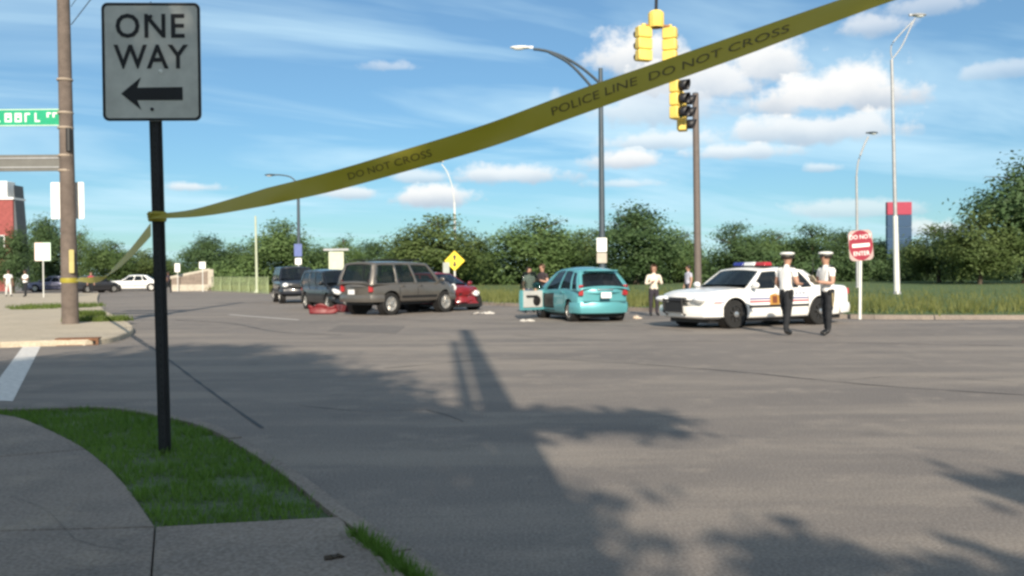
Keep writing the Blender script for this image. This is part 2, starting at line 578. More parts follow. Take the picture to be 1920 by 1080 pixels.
# sidewalk slabs: the path beside the verge
sw = thing('sidewalk', None, None, kind='structure')
va = [gp(u, v, ST) for u, v in ((-420, 752), (-150, 762), (12, 778), (80, 800), (152, 836), (200, 872), (236, 908), (266, 950), (291, 986))]
vpath = smooth_path(va, 0.12)
out_l = [gp(-700, 800, ST), gp(-700, 905, ST), gp(-700, 1030, ST)]
def slab(poly, dz=0.0):
    mb = MB(); mb.prism([(p.x, p.y) for p in poly], -0.05, ST + dz)
    return mb.build('slab', concrete, sw, smooth=0, bevel=0.008)


def shrink(poly, d=0.006):
    c = sum((Vector((p.x, p.y, 0)) for p in poly), Vector()) / len(poly)
    return [Vector((p.x, p.y, 0)) + (c - Vector((p.x, p.y, 0))).normalized() * d for p in poly]


i1 = near_idx(vpath, gp(152, 840, ST)); i2 = near_idx(vpath, gp(262, 944, ST))
J1l, J2l = gp(-520, 902, ST), gp(-480, 1006, ST)
slab(shrink(vpath[0:i1 + 1] + [J1l, gp(-900, 830, ST)]))
slab(shrink(vpath[i1:] + [J2l, J1l]), -.003)
c1, c2 = gp(291, 987, ST), gp(640, 968, ST)
ka = near_idx(kin, gp(690, 975, KT)); kb = near_idx(kin, gp(1020, 1240, KT))
kside = left_of(kin, -0.05)
Bm = gp(250, 1500, ST)
slab(shrink([c1, c2] + kside[ka + 2:kb:2] + [Bm]), .001)
slab(shrink([J2l, c1, Bm, gp(-500, 1500, ST)]), -.002)
slab(shrink([Bm] + kside[kb::3] + [Vector((1.2, -1.5, 0)), Vector((-2.0, -2.0, 0))]), 0)
mb = MB(); mb.prism([(-12, 5), (-12, -12), (14, -12), (3, 0.5), (1.6, 1.4), (0.2, 2.9)], -0.04, 0.06)
struct(mb.build('corner_ground', turf, smooth=0))
crack([(20, 930), (90, 955), (140, 1010), (230, 1030)], 0.0025, 'slab_crack', ST + .003)
# verge soil
k0, k1 = near_idx(kin, gp(-300, 748, KT)), near_idx(kin, gp(655, 948, KT))
verge_poly = kin[k0:k1 + 1:2] + [gp(640, 963, ST), gp(460, 975, ST)] + [p for p in vpath[::-1]]
mb = MB(); mb.prism([(p.x, p.y) for p in verge_poly], -0.045, 0.09)
struct(mb.build('verge', turf, smooth=0))


def in_poly(x, y, poly):
    ins = np.zeros(len(x), bool); n = len(poly)
    for i in range(n):
        x0, y0 = poly[i][0], poly[i][1]; x1, y1 = poly[(i + 1) % n][0], poly[(i + 1) % n][1]
        c = ((y0 > y) != (y1 > y)) & (x < (x1 - x0) * (y - y0) / (y1 - y0 + 1e-12) + x0)
        ins ^= c
    return ins


def blades(name, xy, z, h0, h1, w, m_, parent=None, lean=0.5):
    n = len(xy)
    hh = rng.uniform(h0, h1, n); a = rng.uniform(0, 2 * math.pi, n); ln = rng.uniform(0, lean, n) * hh; b = rng.uniform(0, 2 * math.pi, n)
    V = np.zeros((n, 3, 3))
    dx, dy = np.cos(a) * w / 2, np.sin(a) * w / 2
    z = np.broadcast_to(z, n)
    V[:, 0] = np.stack([xy[:, 0] - dx, xy[:, 1] - dy, z], 1); V[:, 1] = np.stack([xy[:, 0] + dx, xy[:, 1] + dy, z], 1)
    V[:, 2] = np.stack([xy[:, 0] + np.cos(b) * ln, xy[:, 1] + np.sin(b) * ln, z + hh], 1)
    me = bpy.data.meshes.new(name)
    me.vertices.add(3 * n); me.vertices.foreach_set('co', V.reshape(-1))
    me.loops.add(3 * n); me.loops.foreach_set('vertex_index', np.arange(3 * n, dtype=np.int32))
    me.polygons.add(n); me.polygons.foreach_set('loop_start', np.arange(0, 3 * n, 3, dtype=np.int32))
    me.update(); me.validate(); me.materials.append(m_)
    o = bpy.data.objects.new(name, me); COL.objects.link(o)
    if parent: o.parent = parent
    return o


grass_m = leaf_mat('grass_blade', (0.075, 0.165, 0.022), (0.190, 0.320, 0.055), 0.3)
field_m = leaf_mat('meadow_blade', (0.085, 0.115, 0.030), (0.215, 0.220, 0.075), 0.3)
P = [(p.x, p.y) for p in verge_poly]
xs = rng.uniform(min(p[0] for p in P), max(p[0] for p in P), 90000); ys = rng.uniform(min(p[1] for p in P), max(p[1] for p in P), 90000)
ok = in_poly(xs, ys, P)
thin = np.array([hump((x, y, 0), 3.1, 2) + .5 * hump((x, y, 0), 9.0, 5) for x, y in zip(xs, ys)])
ok &= rng.uniform(0, 1, len(xs)) > np.clip((thin - .12) * 3.5, 0, .85)
tag(blades('lawn_grass', np.stack([xs[ok], ys[ok]], 1), 0.088, 0.03, 0.075, 0.009, grass_m, lean=0.9), 'short green lawn grass on the corner verge around the sign post', 'grass', kind='stuff')
# weeds in the joint along the kerb
wp = [kin[i] for i in range(near_idx(kin, gp(725, 992, KT)), near_idx(kin, gp(1000, 1190, KT)))]
wxy = np.array([[p.x + random.gauss(-.02, .022), p.y + random.gauss(-.02, .022)] for p in wp for _ in range(160)])
tag(blades('kerb_weeds', wxy, 0.07, 0.05, 0.115, 0.010, grass_m, lean=0.9), 'line of weeds growing in the joint beside the kerb', 'weeds', kind='stuff')
mb = MB(); mb.ell((0, 0, .008), (.035, .02, .012)); leafm = mat('dead_leaf', (0.05, 0.035, 0.02), .8)
dl = MB()
for k in range(3): dl.box((k * .03 - .03, .006 * k, .006), (.035, .03, .008), Euler((.3, .2 * k, .5 * k)).to_matrix())
o = dl.build('dead_leaf', leafm, smooth=0, loc=gp(628, 1047, ST + .002), rot=(0, 0, .4)); tag(o, 'small curled dark dead leaf lying on the concrete walk', 'leaf')

# ---- far left corner island with pole and drain
isl_pix = [(-420, 668), (60, 650), (185, 646), (236, 634), (250, 620), (224, 602), (196, 586), (183, 566), (186, 552), (60, 553), (-420, 556)]
isl_front = smooth_path([gp(u, v, 0.0) for u, v in isl_pix[:9]], 0.35)
isl_all = isl_front + [gp(*isl_pix[9]), gp(*isl_pix[10])]
mb = MB(); mb.prism([(p.x, p.y) for p in left_of(isl_front, 0.17)] + [(gp(*isl_pix[9]).x, gp(*isl_pix[9]).y), (gp(*isl_pix[10]).x, gp(*isl_pix[10]).y)], -0.05, 0.115)
struct(mb.build('corner_pavement', concrete_tan, smooth=0))
kerb_run('corner_kerb', isl_front, 0.165, 0.12, -0.05, concrete_tan, 1.6, side=-1)


def patch_poly(cx, cy, rx, ry, n=20, seed=1, wob=.25):
    r = random.Random(seed)
    return [(cx + math.cos(2 * math.pi * k / n) * rx * (1 + r.uniform(-wob, wob)), cy + math.sin(2 * math.pi * k / n) * ry * (1 + r.uniform(-wob, wob))) for k in range(n)]


for k, (u, v, rx, ry) in enumerate(((110, 576, 1.7, 2.4), (185, 602, .9, .6), (165, 592, .5, .5))):
    c = gp(u, v, .11); pp = patch_poly(c.x, c.y, rx, ry, seed=k)
    xs = rng.uniform(c.x - rx * 1.3, c.x + rx * 1.3, 4000); ys = rng.uniform(c.y - ry * 1.3, c.y + ry * 1.3, 4000); ok = in_poly(xs, ys, pp)
    tag(blades('grass_patch', np.stack([xs[ok], ys[ok]], 1), 0.112, 0.05, 0.22, 0.03, leaf_mat('lit_grass', (0.06, 0.10, 0.02), (0.14, 0.19, 0.045), .3)),
        ['low green grass patch behind the wooden pole on the far corner', 'weedy grass clump between wooden pole and kerb corner', 'grass tuft at the foot of the wooden pole'][k], 'grass', kind='stuff')
# storm drain inlet
rust = mat('rusty_iron', (0.16, 0.075, 0.038), .85, var=.4, vscale=9, bump=.3)
black = mat('dark_void', (0.008, 0.008, 0.008), .9)
a, b = gp(104, 648, 0), gp(186, 646, 0)
t = (b - a); L_ = t.length; rz = math.atan2(t.y, t.x)
dr = thing('storm_drain', 'rusty brown iron storm drain hood set in the kerb', 'drain', (a + b) / 2 + Vector((0, 0, 0)), rz)
mb = MB(); mb.box((0, .10, .128), (L_, .34, .03)); mb.box((0, -.065, .11), (L_, .03, .05)); mb.build('hood', rust, dr, bevel=.006)
mb = MB(); mb.box((0, -.045, .045), (L_ * .94, .02, .075)); mb.build('opening', black, dr)
for s in (-1, 1):
    mb = MB(); mb.box((s * L_ * .47, -.062, .045), (L_ * .06, .05, .09)); mb.build('end_cheek', rust, dr)
mb = MB(); mb.box((0, -.09, .006), (L_ * .9, .1, .012)); mb.build('apron', rust, dr)

# ---- meadow on the far side
front_pix = [(3000, 607), (2300, 602), (1920, 599), (1640, 598), (1420, 592), (1180, 582), (1040, 577), (900, 571), (700, 560), (500, 549), (392, 545), (352, 543)]
front = smooth_path([gp(u, v, 0) for u, v in front_pix], 1.0)
nf = len(front)


def field_pt(u, v):
    i = min(nf - 1, int(round(u * (nf - 1)))); p = front[i]
    d = (p.xy).normalized()
    q = p.xy + d * (0.2 + 120 * v * v)
    return (q.x, q.y, 0.12 + 0.05 * hump((q.x, q.y, 0), .35) * min(1, v * 8) + 0.25 * v)


mb = MB(); mb.grid(field_pt, nf - 1, 24)
struct(mb.build('meadow', meadow, smooth=60))
kerb_run('far_kerb', front[::-1], 0.16, 0.13, -0.05, concrete, 3.0, side=1)
n = 100000
uu = rng.uniform(0, 1, n); dd = rng.exponential(13.0, n) + .25
ii = np.clip((uu * (nf - 1)).astype(int), 0, nf - 1)
fx = np.array([[p.x, p.y] for p in front])[ii] + rng.normal(0, .4, (n, 2)); fl = np.linalg.norm(fx, axis=1, keepdims=True)
xy = fx + fx / fl * (dd[:, None] + .5)
keep = (xy[:, 0] / xy[:, 1] < .62)
tag(blades('meadow_grass', xy[keep], 0.10, 0.10, 0.42, 0.045, field_m, lean=0.6), 'rough olive green grass along the far side of the road', 'grass', kind='stuff')


# ---------------------------------------------------------------- trees
def crown_mesh(name, seed, blobs, nleaf, size, m_, clump=.45, shell=.55):
    r = np.random.default_rng(seed)
    vol = np.array([b[3] * b[4] * b[5] for b in blobs]) ** .7; pr = vol / vol.sum()
    nc = max(20, nleaf // 26)
    bi = r.choice(len(blobs), nc, p=pr)
    B = np.array(blobs)[bi]
    d = r.normal(size=(nc, 3)); d /= np.linalg.norm(d, axis=1, keepdims=True)
    rad = shell + (1 - shell) * r.uniform(0, 1, nc) ** .6
    C = B[:, :3] + d * B[:, 3:6] * rad[:, None]
    ci = r.integers(0, nc, nleaf)
    pos = C[ci] + r.normal(0, clump, (nleaf, 3)) * np.array([1, 1, .7])
    nrm = d[ci] * 1.3 + r.normal(0, .45, (nleaf, 3)) + np.array([0, 0, .3])
    nrm /= np.linalg.norm(nrm, axis=1, keepdims=True)
    t1 = np.cross(nrm, r.normal(size=(nleaf, 3))); t1 /= np.linalg.norm(t1, axis=1, keepdims=True)
    t2 = np.cross(nrm, t1)
    s = (size * r.uniform(.6, 1.4, nleaf))[:, None]
    V = np.stack([pos - t1 * s, pos - t2 * s * .5, pos + t1 * s, pos + t2 * s * .5], 1)
    me = bpy.data.meshes.new(name)
    me.vertices.add(4 * nleaf); me.vertices.foreach_set('co', V.reshape(-1))
    me.loops.add(4 * nleaf); me.loops.foreach_set('vertex_index', np.arange(4 * nleaf, dtype=np.int32))
    me.polygons.add(nleaf); me.polygons.foreach_set('loop_start', np.arange(0, 4 * nleaf, 4, dtype=np.int32))
    me.update(); me.validate(); me.materials.append(m_)
    return me


bark = mat('bark', (0.075, 0.058, 0.042), .9, var=.35, vscale=5, bump=.5, bscale=18)
leaf_a = leaf_mat('leaves_mid', (0.050, 0.092, 0.027), (0.160, 0.240, 0.085), .3)
leaf_b = leaf_mat('leaves_dark', (0.036, 0.070, 0.026), (0.115, 0.185, 0.074), .3)
leaf_c = leaf_mat('leaves_olive', (0.046, 0.078, 0.020), (0.160, 0.215, 0.075), .3)


def trunk_mb(h, r0, seed, spread):
    rr = random.Random(seed); mb = MB()
    path = [(0, 0, -.1)]; x = y = 0
    for k in range(1, 7):
        x += rr.uniform(-.08, .08); y += rr.uniform(-.08, .08); path.append((x, y, h * .78 * k / 6))
    mb.tube(path, [r0 * (1.25 if k == 0 else 1) * (1 - .13 * k) for k in range(7)], 9)
    for k in range(9):
        i = rr.randint(2, 6); a = rr.uniform(0, 6.28); p = Vector(path[i]); ln = spread * rr.uniform(.4, .68)
        e = p + Vector((math.cos(a) * ln, math.sin(a) * ln, ln * rr.uniform(.35, .9))); m_ = (p + e) / 2 + Vector((0, 0, ln * .12))
        mb.tube([p, m_, e], [r0 * .42, r0 * .25, r0 * .07], 6)
    return mb


# variants 8 m high, 7 m wide; bushy nearly to the ground
def variant(k, kind):
    r = random.Random(100 + k)
    blobs = []
    if kind == 'round':
        blobs.append((0, 0, 4.2, 2.6, 2.6, 2.6))
        for _ in range(9):
            a = r.uniform(0, 6.28); d = r.uniform(1.0, 2.3); z = r.uniform(1.6, 6.2); q = 1 - abs(z - 4) / 7
            blobs.append((math.cos(a) * d * q, math.sin(a) * d * q, z, r.uniform(1.0, 1.6), r.uniform(1.0, 1.6), r.uniform(.8, 1.4)))
        blobs.append((r.uniform(-.6, .6), 0, 6.9, 1.2, 1.2, .9))
    else:
        for j in range(9):
            z = .9 + j * .82; q = 3.0 * (1 - (z / 9.2)) ** .75 + .15
            for _ in range(3):
                a = r.uniform(0, 6.28); blobs.append((math.cos(a) * q * .55, math.sin(a) * q * .55, z, q * .55, q * .55, .55))
    return blobs


VAR = []
for k, (kind, lm, nl, sz) in enumerate((('round', leaf_a, 13000, .125), ('round', leaf_b, 13000, .125), ('round', leaf_c, 12500, .13), ('cone', leaf_b, 11000, .12), ('round', leaf_a, 5200, .13))):
    cm = crown_mesh('crown', 20 + k, variant(k, kind), nl, sz, lm)
    tm = trunk_mb(8, .17, k, 2.6).build('trunk', bark)
    VAR.append((cm, tm.data)); bpy.data.objects.remove(tm)


def tree(u, vtop, wpx, Y, var, label, group, rz=0.0, sink=0.0, cat='tree'):
    p = pt(u, 512, Y); top = pt(u, vtop, Y).z
    s = (top - 0.1) / 7.75; sw_ = wpx * Y / F / 6.0
    t = thing('tree', label, cat, (p.x, p.y, 0.08 - sink), rz, group)
    t.scale = (sw_, sw_, s)
    for nm, me in (('crown', VAR[var][0]), ('trunk', VAR[var][1])):
        o = bpy.data.objects.new(nm, me); COL.objects.link(o); o.parent = t
    return t


G1 = 'trees along the far edge of the meadow'
for a in (
    (385, 441, 105, 96, 1, 'dark round tree above the concrete bridge wall'),
    (445, 458, 110, 100, 0, 'low broad tree behind the chain-link fence'),
    (530, 415, 150, 94, 0, 'tall dome-shaped tree behind the dark lamp pole'),
    (606, 462, 90, 100, 1, 'low tree right of the dome-shaped tree'),
    (645, 434, 70, 86, 4, 'thin open tree above the pale sign board'),
    (706, 452, 120, 96, 1, 'dark low tree behind the roof of the tan SUV'),
    (820, 400, 190, 86, 2, 'big rounded tree behind the yellow diamond sign'),
    (900, 456, 90, 97, 0, 'low tree filling the dip right of the diamond sign'),
    (1010, 408, 190, 90, 0, 'broad olive tree above the open teal car door'),
    (1098, 428, 110, 96, 2, 'tree just left of the tall bowed-arm lamp pole'),
    (1192, 386, 190, 84, 1, 'tallest dark tree between lamp pole and strain pole'),
    (1272, 432, 110, 92, 0, 'tree touching the left side of the bare strain pole'),
    (1378, 424, 140, 95, 3, 'pointed tree right of the bare strain pole'),
    (1445, 434, 140, 98, 0, 'tree above the police car roof'),
    (1522, 428, 150, 95, 3, 'pointed tree between the two officers'),
    (1588, 432, 130, 98, 1, 'dark tree behind the do not enter sign'),
    (1660, 450, 150, 99, 1, 'dark tree under the red and blue pylon sign'),
    (1762, 420, 150, 80, 2, 'medium tree right of the white lamp pole'),
    (1922, 300, 240, 72, 1, 'largest dark tree at the right edge of the picture'),
    (1836, 392, 150, 70, 2, 'round tree leaning against the largest right tree'),
    (2075, 340, 220, 74, 0, 'tall tree partly cut by the right picture edge'),
): tree(*a, G1, rz=random.uniform(0, 6))
G2 = 'trees beyond the left corner'
for a in (
    (24, 428, 80, 80, 1, 'dark tree in front of the red church tower'),
    (88, 408, 110, 112, 1, 'dark tree left of the wooden utility pole'),
    (150, 420, 60, 108, 4, 'small tree half behind the wooden utility pole'),
    (205, 452, 105, 112, 0, 'tree above the far white car'),
    (268, 466, 105, 116, 2, 'sunlit low tree just left of the one way post'),
    (318, 486, 60, 130, 0, 'small far tree just right of the one way post'),
): tree(*a, G2, rz=random.uniform(0, 6))


# understorey thicket that closes the gaps between the trunks
def thicket(name, pixpts, Y0, Y1, h, nleaf, label, m_):
    r = np.random.default_rng(5); blobs = []
    us = np.linspace(pixpts[0], pixpts[1], 72)
    for u in us:
        Y = random.uniform(Y0, Y1); p = pt(u, 512, Y); hh = h * random.uniform(.7, 1.15)
        blobs.append((p.x, p.y, hh * .45, 2.0, 1.6, hh * .55))
    me = crown_mesh(name, 77, blobs, nleaf, .2, m_, .5, .4)
    o = bpy.data.objects.new(name, me); COL.objects.link(o)
    return tag(o, label, 'shrubs', kind='stuff')


thicket('thicket', (400, 960), 90, 100, 2.8, 22000, 'dense shrubs under the trees behind the crashed vehicles', leaf_a)
thicket('thicket', (960, 1900), 90, 100, 3.7, 28000, 'dense shrubs under the trees behind the police car', leaf_b)
thicket('thicket', (-120, 350), 118, 128, 3.6, 12000, 'dense shrubs beyond the far left parked cars', leaf_b)

# trees behind the photographer: their shade lies over the foreground
def shade_tree(loc, blobs, nleaf, h, r0, label, seed, size=.17, clump=.38):
    t = thing('tree', label, 'tree', loc, 0, 'street trees behind the viewpoint')
    me = crown_mesh('crown', seed, blobs, nleaf, size, leaf_a, clump, .25)
    o = bpy.data.objects.new('crown', me); COL.objects.link(o); o.parent = t
    trunk_mb(h, r0, seed, 2.2).build('trunk', bark, t)
    return t


shade_tree((-3.0, -7.0, 0), [(-1.0, 0, 9.3, 3.2, 1.8, 2.7), (-2.8, 0, 8.0, 2.6, 1.8, 2.6), (1.4, 0, 8.0, 2.0, 1.6, 1.6), (2.4, 0, 6.4, 1.5, 1.5, 1.5), (0, 0, 6.0, 3.8, 1.8, 2.2), (-3.4, 0, 5.4, 2.6, 1.8, 2.0), (1.5, 0, 4.7, 2.3, 1.5, 1.2), (-1.2, 0, 4.4, 2.6, 1.6, 1.1), (3.75, 0, 5.5, .55, .8, .9), (3.85, 0, 7.35, .28, .4, .25)], 50000, 10, .27, 'tall street tree behind the viewpoint shading the road', 501, .16, .30)
shade_tree((-12.0, -6.0, 0), [(0, 0, 5.6, 4.2, 2.6, 2.8), (1.2, 0, 7.4, 2.8, 2.2, 1.6), (3.4, 0, 4.6, 2.8, 2, 2.0), (-3, 0, 5, 2.5, 2, 2)], 17000, 8, .25, 'broad street tree behind the viewpoint shading the walk', 502)
shade_tree((3.4, -5.6, 0), [(0, 0, 3.5, 2.2, 1.0, .75), (2.6, 0, 4.6, 1.3, .5, .22), (1.4, .2, 5.3, .9, .4, .18), (-.9, .2, 4.4, .8, .6, .35), (-2.1, .2, 6.7, .38, .3, .3), (-1.6, .2, 6.65, .38, .3, .3), (-1.1, .2, 6.6, .38, .3, .3), (3.2, 0, 3.3, 1.8, .9, .7)], 4600, 4.6, .12, 'small street tree behind the viewpoint to the right', 503, .13, .14)

# ================================================================ VEHICLES
RING = [(0, 0), (.55, 0), (.82, 0.0), (.93, .05), (.975, .17), (1.0, .42), (.998, .60), (.985, .76), (.955, .90), (.90, .97), (.75, 1.0), (.4, 1.02), (0, 1.03)]
tyre_m = mat('tyre_rubber', (0.012, 0.012, 0.012), .85, var=.3)
black_trim = mat('black_trim', (0.015, 0.015, 0.016), .5)
seat_m = mat('seat_cloth', (0.05, 0.048, 0.045), .9)
chrome = mat('bright_metal', (0.62, 0.62, 0.62), .28, metal=.9)
alloy = mat('alloy', (0.48, 0.47, 0.45), .38, metal=.7)
lens_clear = mat('clear_lens', (0.72, 0.74, 0.75), .12, coat=.8)
lens_red = mat('red_lens', (0.38, 0.02, 0.025), .15, coat=.8)
plate_m = mat('plate_white', (0.72, 0.73, 0.74), .5)
glass_dark = glass_mat('tinted_glass', (0.012, 0.016, 0.022), .30)
glass_lite = glass_mat('light_glass', (0.02, 0.03, 0.032), .62)


def paint(name, c, metal=0.0, rough=.32):
    return mat('paint_' + name, c, rough, metal=metal, var=.06, vscale=1.5, coat=.6)


class Car:
    def __init__(s, name, label, loc, yaw, sp, pm, glass=None, rim=None, group=None, deform=None, cat='car', detail=True, plate=True):
        s.sp = sp; s.pm = pm; s.glass = glass or glass_dark; s.deform = deform
        s.root = thing(name, label, cat, loc, yaw, group)
        s.xf, s.xr = sp['xf'], sp['xr']; s.w = sp['w']; s.xm = (s.xf + s.xr) / 2; s.hl = (s.xf - s.xr) / 2
        s.body(); s.cabin(); s.wheels(rim or alloy)
        if detail: s.trim(plate)

    # --- body surface
    def t(s, x): return (x - s.xm) / s.hl
    def W(s, x): return s.w * (1 - .13 * abs(s.t(x)) ** 5)
    def ZB(s, x): return s.sp['sill'] + .05 * abs(s.t(x)) ** 8
    def ZT(s, x): return interp(x, s.sp['top'])
    def bow(s, x, yf): t_ = s.t(x); return -math.copysign(.20 * t_ ** 4, t_) * yf * yf

    def side(s, x, z):
        zb, zt = s.ZB(x), s.ZT(x); f = (z - zb) / (zt - zb)
        pts = [(q, p) for p, q in RING[2:10]]
        return s.W(x) * interp(f, pts)

    def topz(s, x, y):
        yf = abs(y) / s.W(x); pts = sorted((p, q) for p, q in RING[8:])
        return s.ZB(x) + interp(yf, pts) * (s.ZT(x) - s.ZB(x))

    def body(s):
        xr, xf = s.xr, s.xf
        st = [(xr, .80, .80), (xr + .02, .93, .92), (xr + .07, 1, .99)]
        n = 30
        st += [(lerp(xr + .14, xf - .14, k / n), 1, 1) for k in range(n + 1)]
        st += [(xf - .07, 1, .99), (xf - .02, .93, .92), (xf, .80, .78)]
        mb = MB(); half = len(RING); vs = []; rings = []
        for (x, ky, kz) in st:
            zb, zt, w = s.ZB(x), s.ZT(x), s.W(x); zm = lerp(zb, zt, .45); ring = []
            full = [(p, q) for p, q in RING] + [(-p, q) for p, q in RING[-2:0:-1]]
            for (p, q) in full:
                z = zb + q * (zt - zb); z = zm + (z - zm) * kz
                vs.append((x + s.bow(x, p), p * w * ky, z))
        m_ = 2 * half - 2
        fs = []
        for i in range(len(st) - 1):
            for k in range(m_):
                a, b = i * m_ + k, i * m_ + (k + 1) % m_
                fs.append((a, b, b + m_, a + m_))
        fs.append(tuple(range(m_))); fs.append(tuple((len(st) - 1) * m_ + k for k in range(m_))[::-1])
        mb.add(vs, fs)
        o = mb.build('body', s.pm, s.root, smooth=32)
        sp = s.sp; wr = sp['wr']
        cb = MB()
        for x in sp['ax']:
            for sg in (-1, 1):
                cb.lathe([(wr * 1.16, sg * (s.w - .30)), (wr * 1.16, sg * (s.w + .2))], 26, 'y', (x, 0, wr * 1.03), cap=True)
        co = cb.build('cut', s.pm, None, smooth=0)
        co.parent = s.root
        md = o.modifiers.new('b', 'BOOLEAN'); md.object = co; md.operation = 'DIFFERENCE'; md.solver = 'EXACT'
        dg = bpy.context.evaluated_depsgraph_get(); dg.update()
        me = bpy.data.meshes.new_from_object(o.evaluated_get(dg))
        o.modifiers.clear(); o.data = me; bpy.data.objects.remove(co)
        me.name = 'body'
        me.polygons.foreach_set('use_smooth', [True] * len(me.polygons)); me.set_sharp_from_angle(angle=R(32))
        if s.deform:
            bm = bmesh.new(); bm.from_mesh(me)
            bmesh.ops.triangulate(bm, faces=[f for f in bm.faces if len(f.verts) > 4])
            for v in bm.verts: v.co = s.deform(v.co)
            bm.to_mesh(me); bm.free()
        s.bodyo = o
        for x in sp['ax']:
            for sg in (-1, 1):
                mb = MB(); mb.lathe([(wr * 1.145, sg * (s.w - .04)), (wr * 1.145, sg * (s.w - .29)), (.01, sg * (s.w - .29))], 22, 'y', (x, 0, wr * 1.03))
                mb.build('wheel_arch', black_trim, s.root, deform=s.deform)
        mb = MB(); mb.box((s.xm, 0, sp['sill'] - .02), (s.hl * 1.7, s.w * 1.5, .12)); mb.build('underbody', black_trim, s.root)

    # --- glasshouse
    def zr(s, u):
        g = s.sp['g']; return lerp(g['zrf'], g['zrr'], u) + g.get('arch', .04) * 4 * u * (1 - u)

    def S(s, u, v, sg, off=0.0):
        g = s.sp['g']
        xb = lerp(g['xc'], g['xt'], u); xt = lerp(g['xrf'], g['xrr'], u)
        yb = s.w * g.get('yb', .935); yr = s.w * g.get('yr', .74)
        zb = s.topz(xb, yb) - .015
        y = lerp(yb, yr, v) + .035 * math.sin(math.pi * v) - off
        return (lerp(xb, xt, v), sg * y, lerp(zb, s.zr(u), v))

    def E(s, p, q, end, off=0.0):
        g = s.sp['g']; f = end == 'f'
        xb, xt = (g['xc'], g['xrf']) if f else (g['xt'], g['xrr']); bd = .13 if f else -g.get('rb', .07)
        yb = s.w * g.get('yb', .935); yr = s.w * g.get('yr', .74); u = 0 if f else 1
        zb = s.topz(xb, yb * abs(p)) - .015; zt = s.zr(u) + g.get('crown', .05) * (1 - p * p)
        x = lerp(xb + bd * (1 - p * p), xt + bd * .45 * (1 - p * p), q)
        return (x - (off if f else -off), p * lerp(yb, yr, q), lerp(zb, zt, q))

    def cabin(s):
        g = s.sp['g']; fr = MB(); v0, v1 = .09, .90
        for sg in (-1, 1):
            br = [0.0]
            for a, b in g['wins']: br += [a, b]
            br.append(1.0)
            for i in range(len(br) - 1):
                a, b = br[i], br[i + 1]; win = i % 2 == 1
                if b - a < 1e-4: continue
                n = max(1, int((b - a) * 10))
                for (p, q) in ((0, v0), (v0, v1), (v1, 1)):
                    if win and p == v0:
                        mb = MB(); mb.grid(lambda U, V: s.S(lerp(a, b, U), lerp(p, q, V), sg, .012), n, 4)
                        mb.build('side_window', s.glass, s.root, deform=s.deform)
                        continue
                    fr.grid(lambda U, V: s.S(lerp(a, b, U), lerp(p, q, V), sg), n, 4 if p == v0 else 1)
        for e, q0, q1, pp, nm in (('f', .05, .93, .92, 'windshield'), ('r', g.get('rq0', .08), g.get('rq1', .92), g.get('rp', .88), 'rear_window')):
            for (p0, p1) in ((-1, -pp), (-pp, pp), (pp, 1)):
                for (a, b) in ((0, q0), (q0, q1), (q1, 1)):
                    if p0 == -pp and a == q0: continue
                    fr.grid(lambda U, V: s.E(lerp(p0, p1, U), lerp(a, b, V), e), 8 if p0 == -pp else 1, 4 if a == q0 else 1)
            mb = MB(); mb.grid(lambda U, V: s.E(lerp(-pp, pp, U), lerp(q0, q1, V), e, .012), 10, 4)
            mb.build(nm, s.glass, s.root, deform=s.deform)
        fr.build('pillars', s.pm, s.root, deform=s.deform, smooth=40, solid=.03)
        cr = g.get('crown', .05); yr = s.w * g.get('yr', .74); rb = g.get('rb', .07)
        mb = MB()
        def rf(U, V):
            p = lerp(-1, 1, V); k = 1 - p * p
            return (lerp(g['xrf'] + .13 * .45 * k, g['xrr'] - rb * .45 * k, U), yr * p, s.zr(U) + cr * k)
        mb.grid(rf, 12, 12); mb.build('roof', s.pm, s.root, deform=s.deform, smooth=60, solid=.03)
        # interior seen through the panes
        mb = MB(); yb = s.w * .86
        mb.grid(lambda U, V: (lerp(g['xc'] + .05, g['xt'] - .02, U), lerp(-yb, yb, V), s.topz(lerp(g['xc'], g['xt'], U), 0) + .012 + (.05 if U < .12 else 0)), 10, 2)
        mb.build('dashboard', black_trim, s.root)
        zs = s.ZT(lerp(g['xc'], g['xt'], .5))
        for sg in (-1, 1):
            for k, fu in enumerate(g.get('seats', (.40, .78))):
                x = lerp(g['xc'], g['xt'], fu); mb = MB()
                hh = min(.26, (s.zr(fu) - zs) * .55)
                mb.box((x, sg * s.w * .42, zs + hh * .35), (.13, .46, hh), Euler((0, -.15, 0)).to_matrix(), .85)
                mb.box((x - .05, sg * s.w * .42, zs + hh * 1.1), (.09, .25, hh * .55), None, .85)
                mb.build('seat', seat_m, s.root, bevel=.02)

    def wheels(s, rim_m):
        sp = s.sp; r = sp['wr']; tw = .20
        rr = r * sp.get('rimf', .66)
        prof = [(rr, -tw / 2), (r * .93, -tw / 2), (r, -tw * .36), (r * 1.0, tw * .36), (r * .93, tw / 2), (rr, tw / 2), (rr * .97, tw * .3)]
        mb = MB(); mb.lathe(prof, 28, 'y'); ty = mb.build('tyre', tyre_m, None); tyd = ty.data; bpy.data.objects.remove(ty)
        mb = MB()
        mb.lathe([(rr * 1.02, tw * .47), (rr * .92, tw * .49), (rr * .88, tw * .30), (rr * .3, tw * .22), (.001, tw * .22)], 28, 'y')
        for k in range(sp.get('spokes', 5)):
            a = 2 * math.pi * k / sp.get('spokes', 5); M3 = Matrix.Rotation(a, 3, 'Y')
            mb.box(M3 @ Vector((rr * .55, tw * .36, 0)), (rr * .8, tw * .18, rr * .24), M3)
        mb.lathe([(rr * .24, tw * .25), (rr * .24, tw * .50), (rr * .12, tw * .54), (.001, tw * .54)], 16, 'y')
        ri = mb.build('rim', rim_m, None); rid = ri.data; bpy.data.objects.remove(ri)
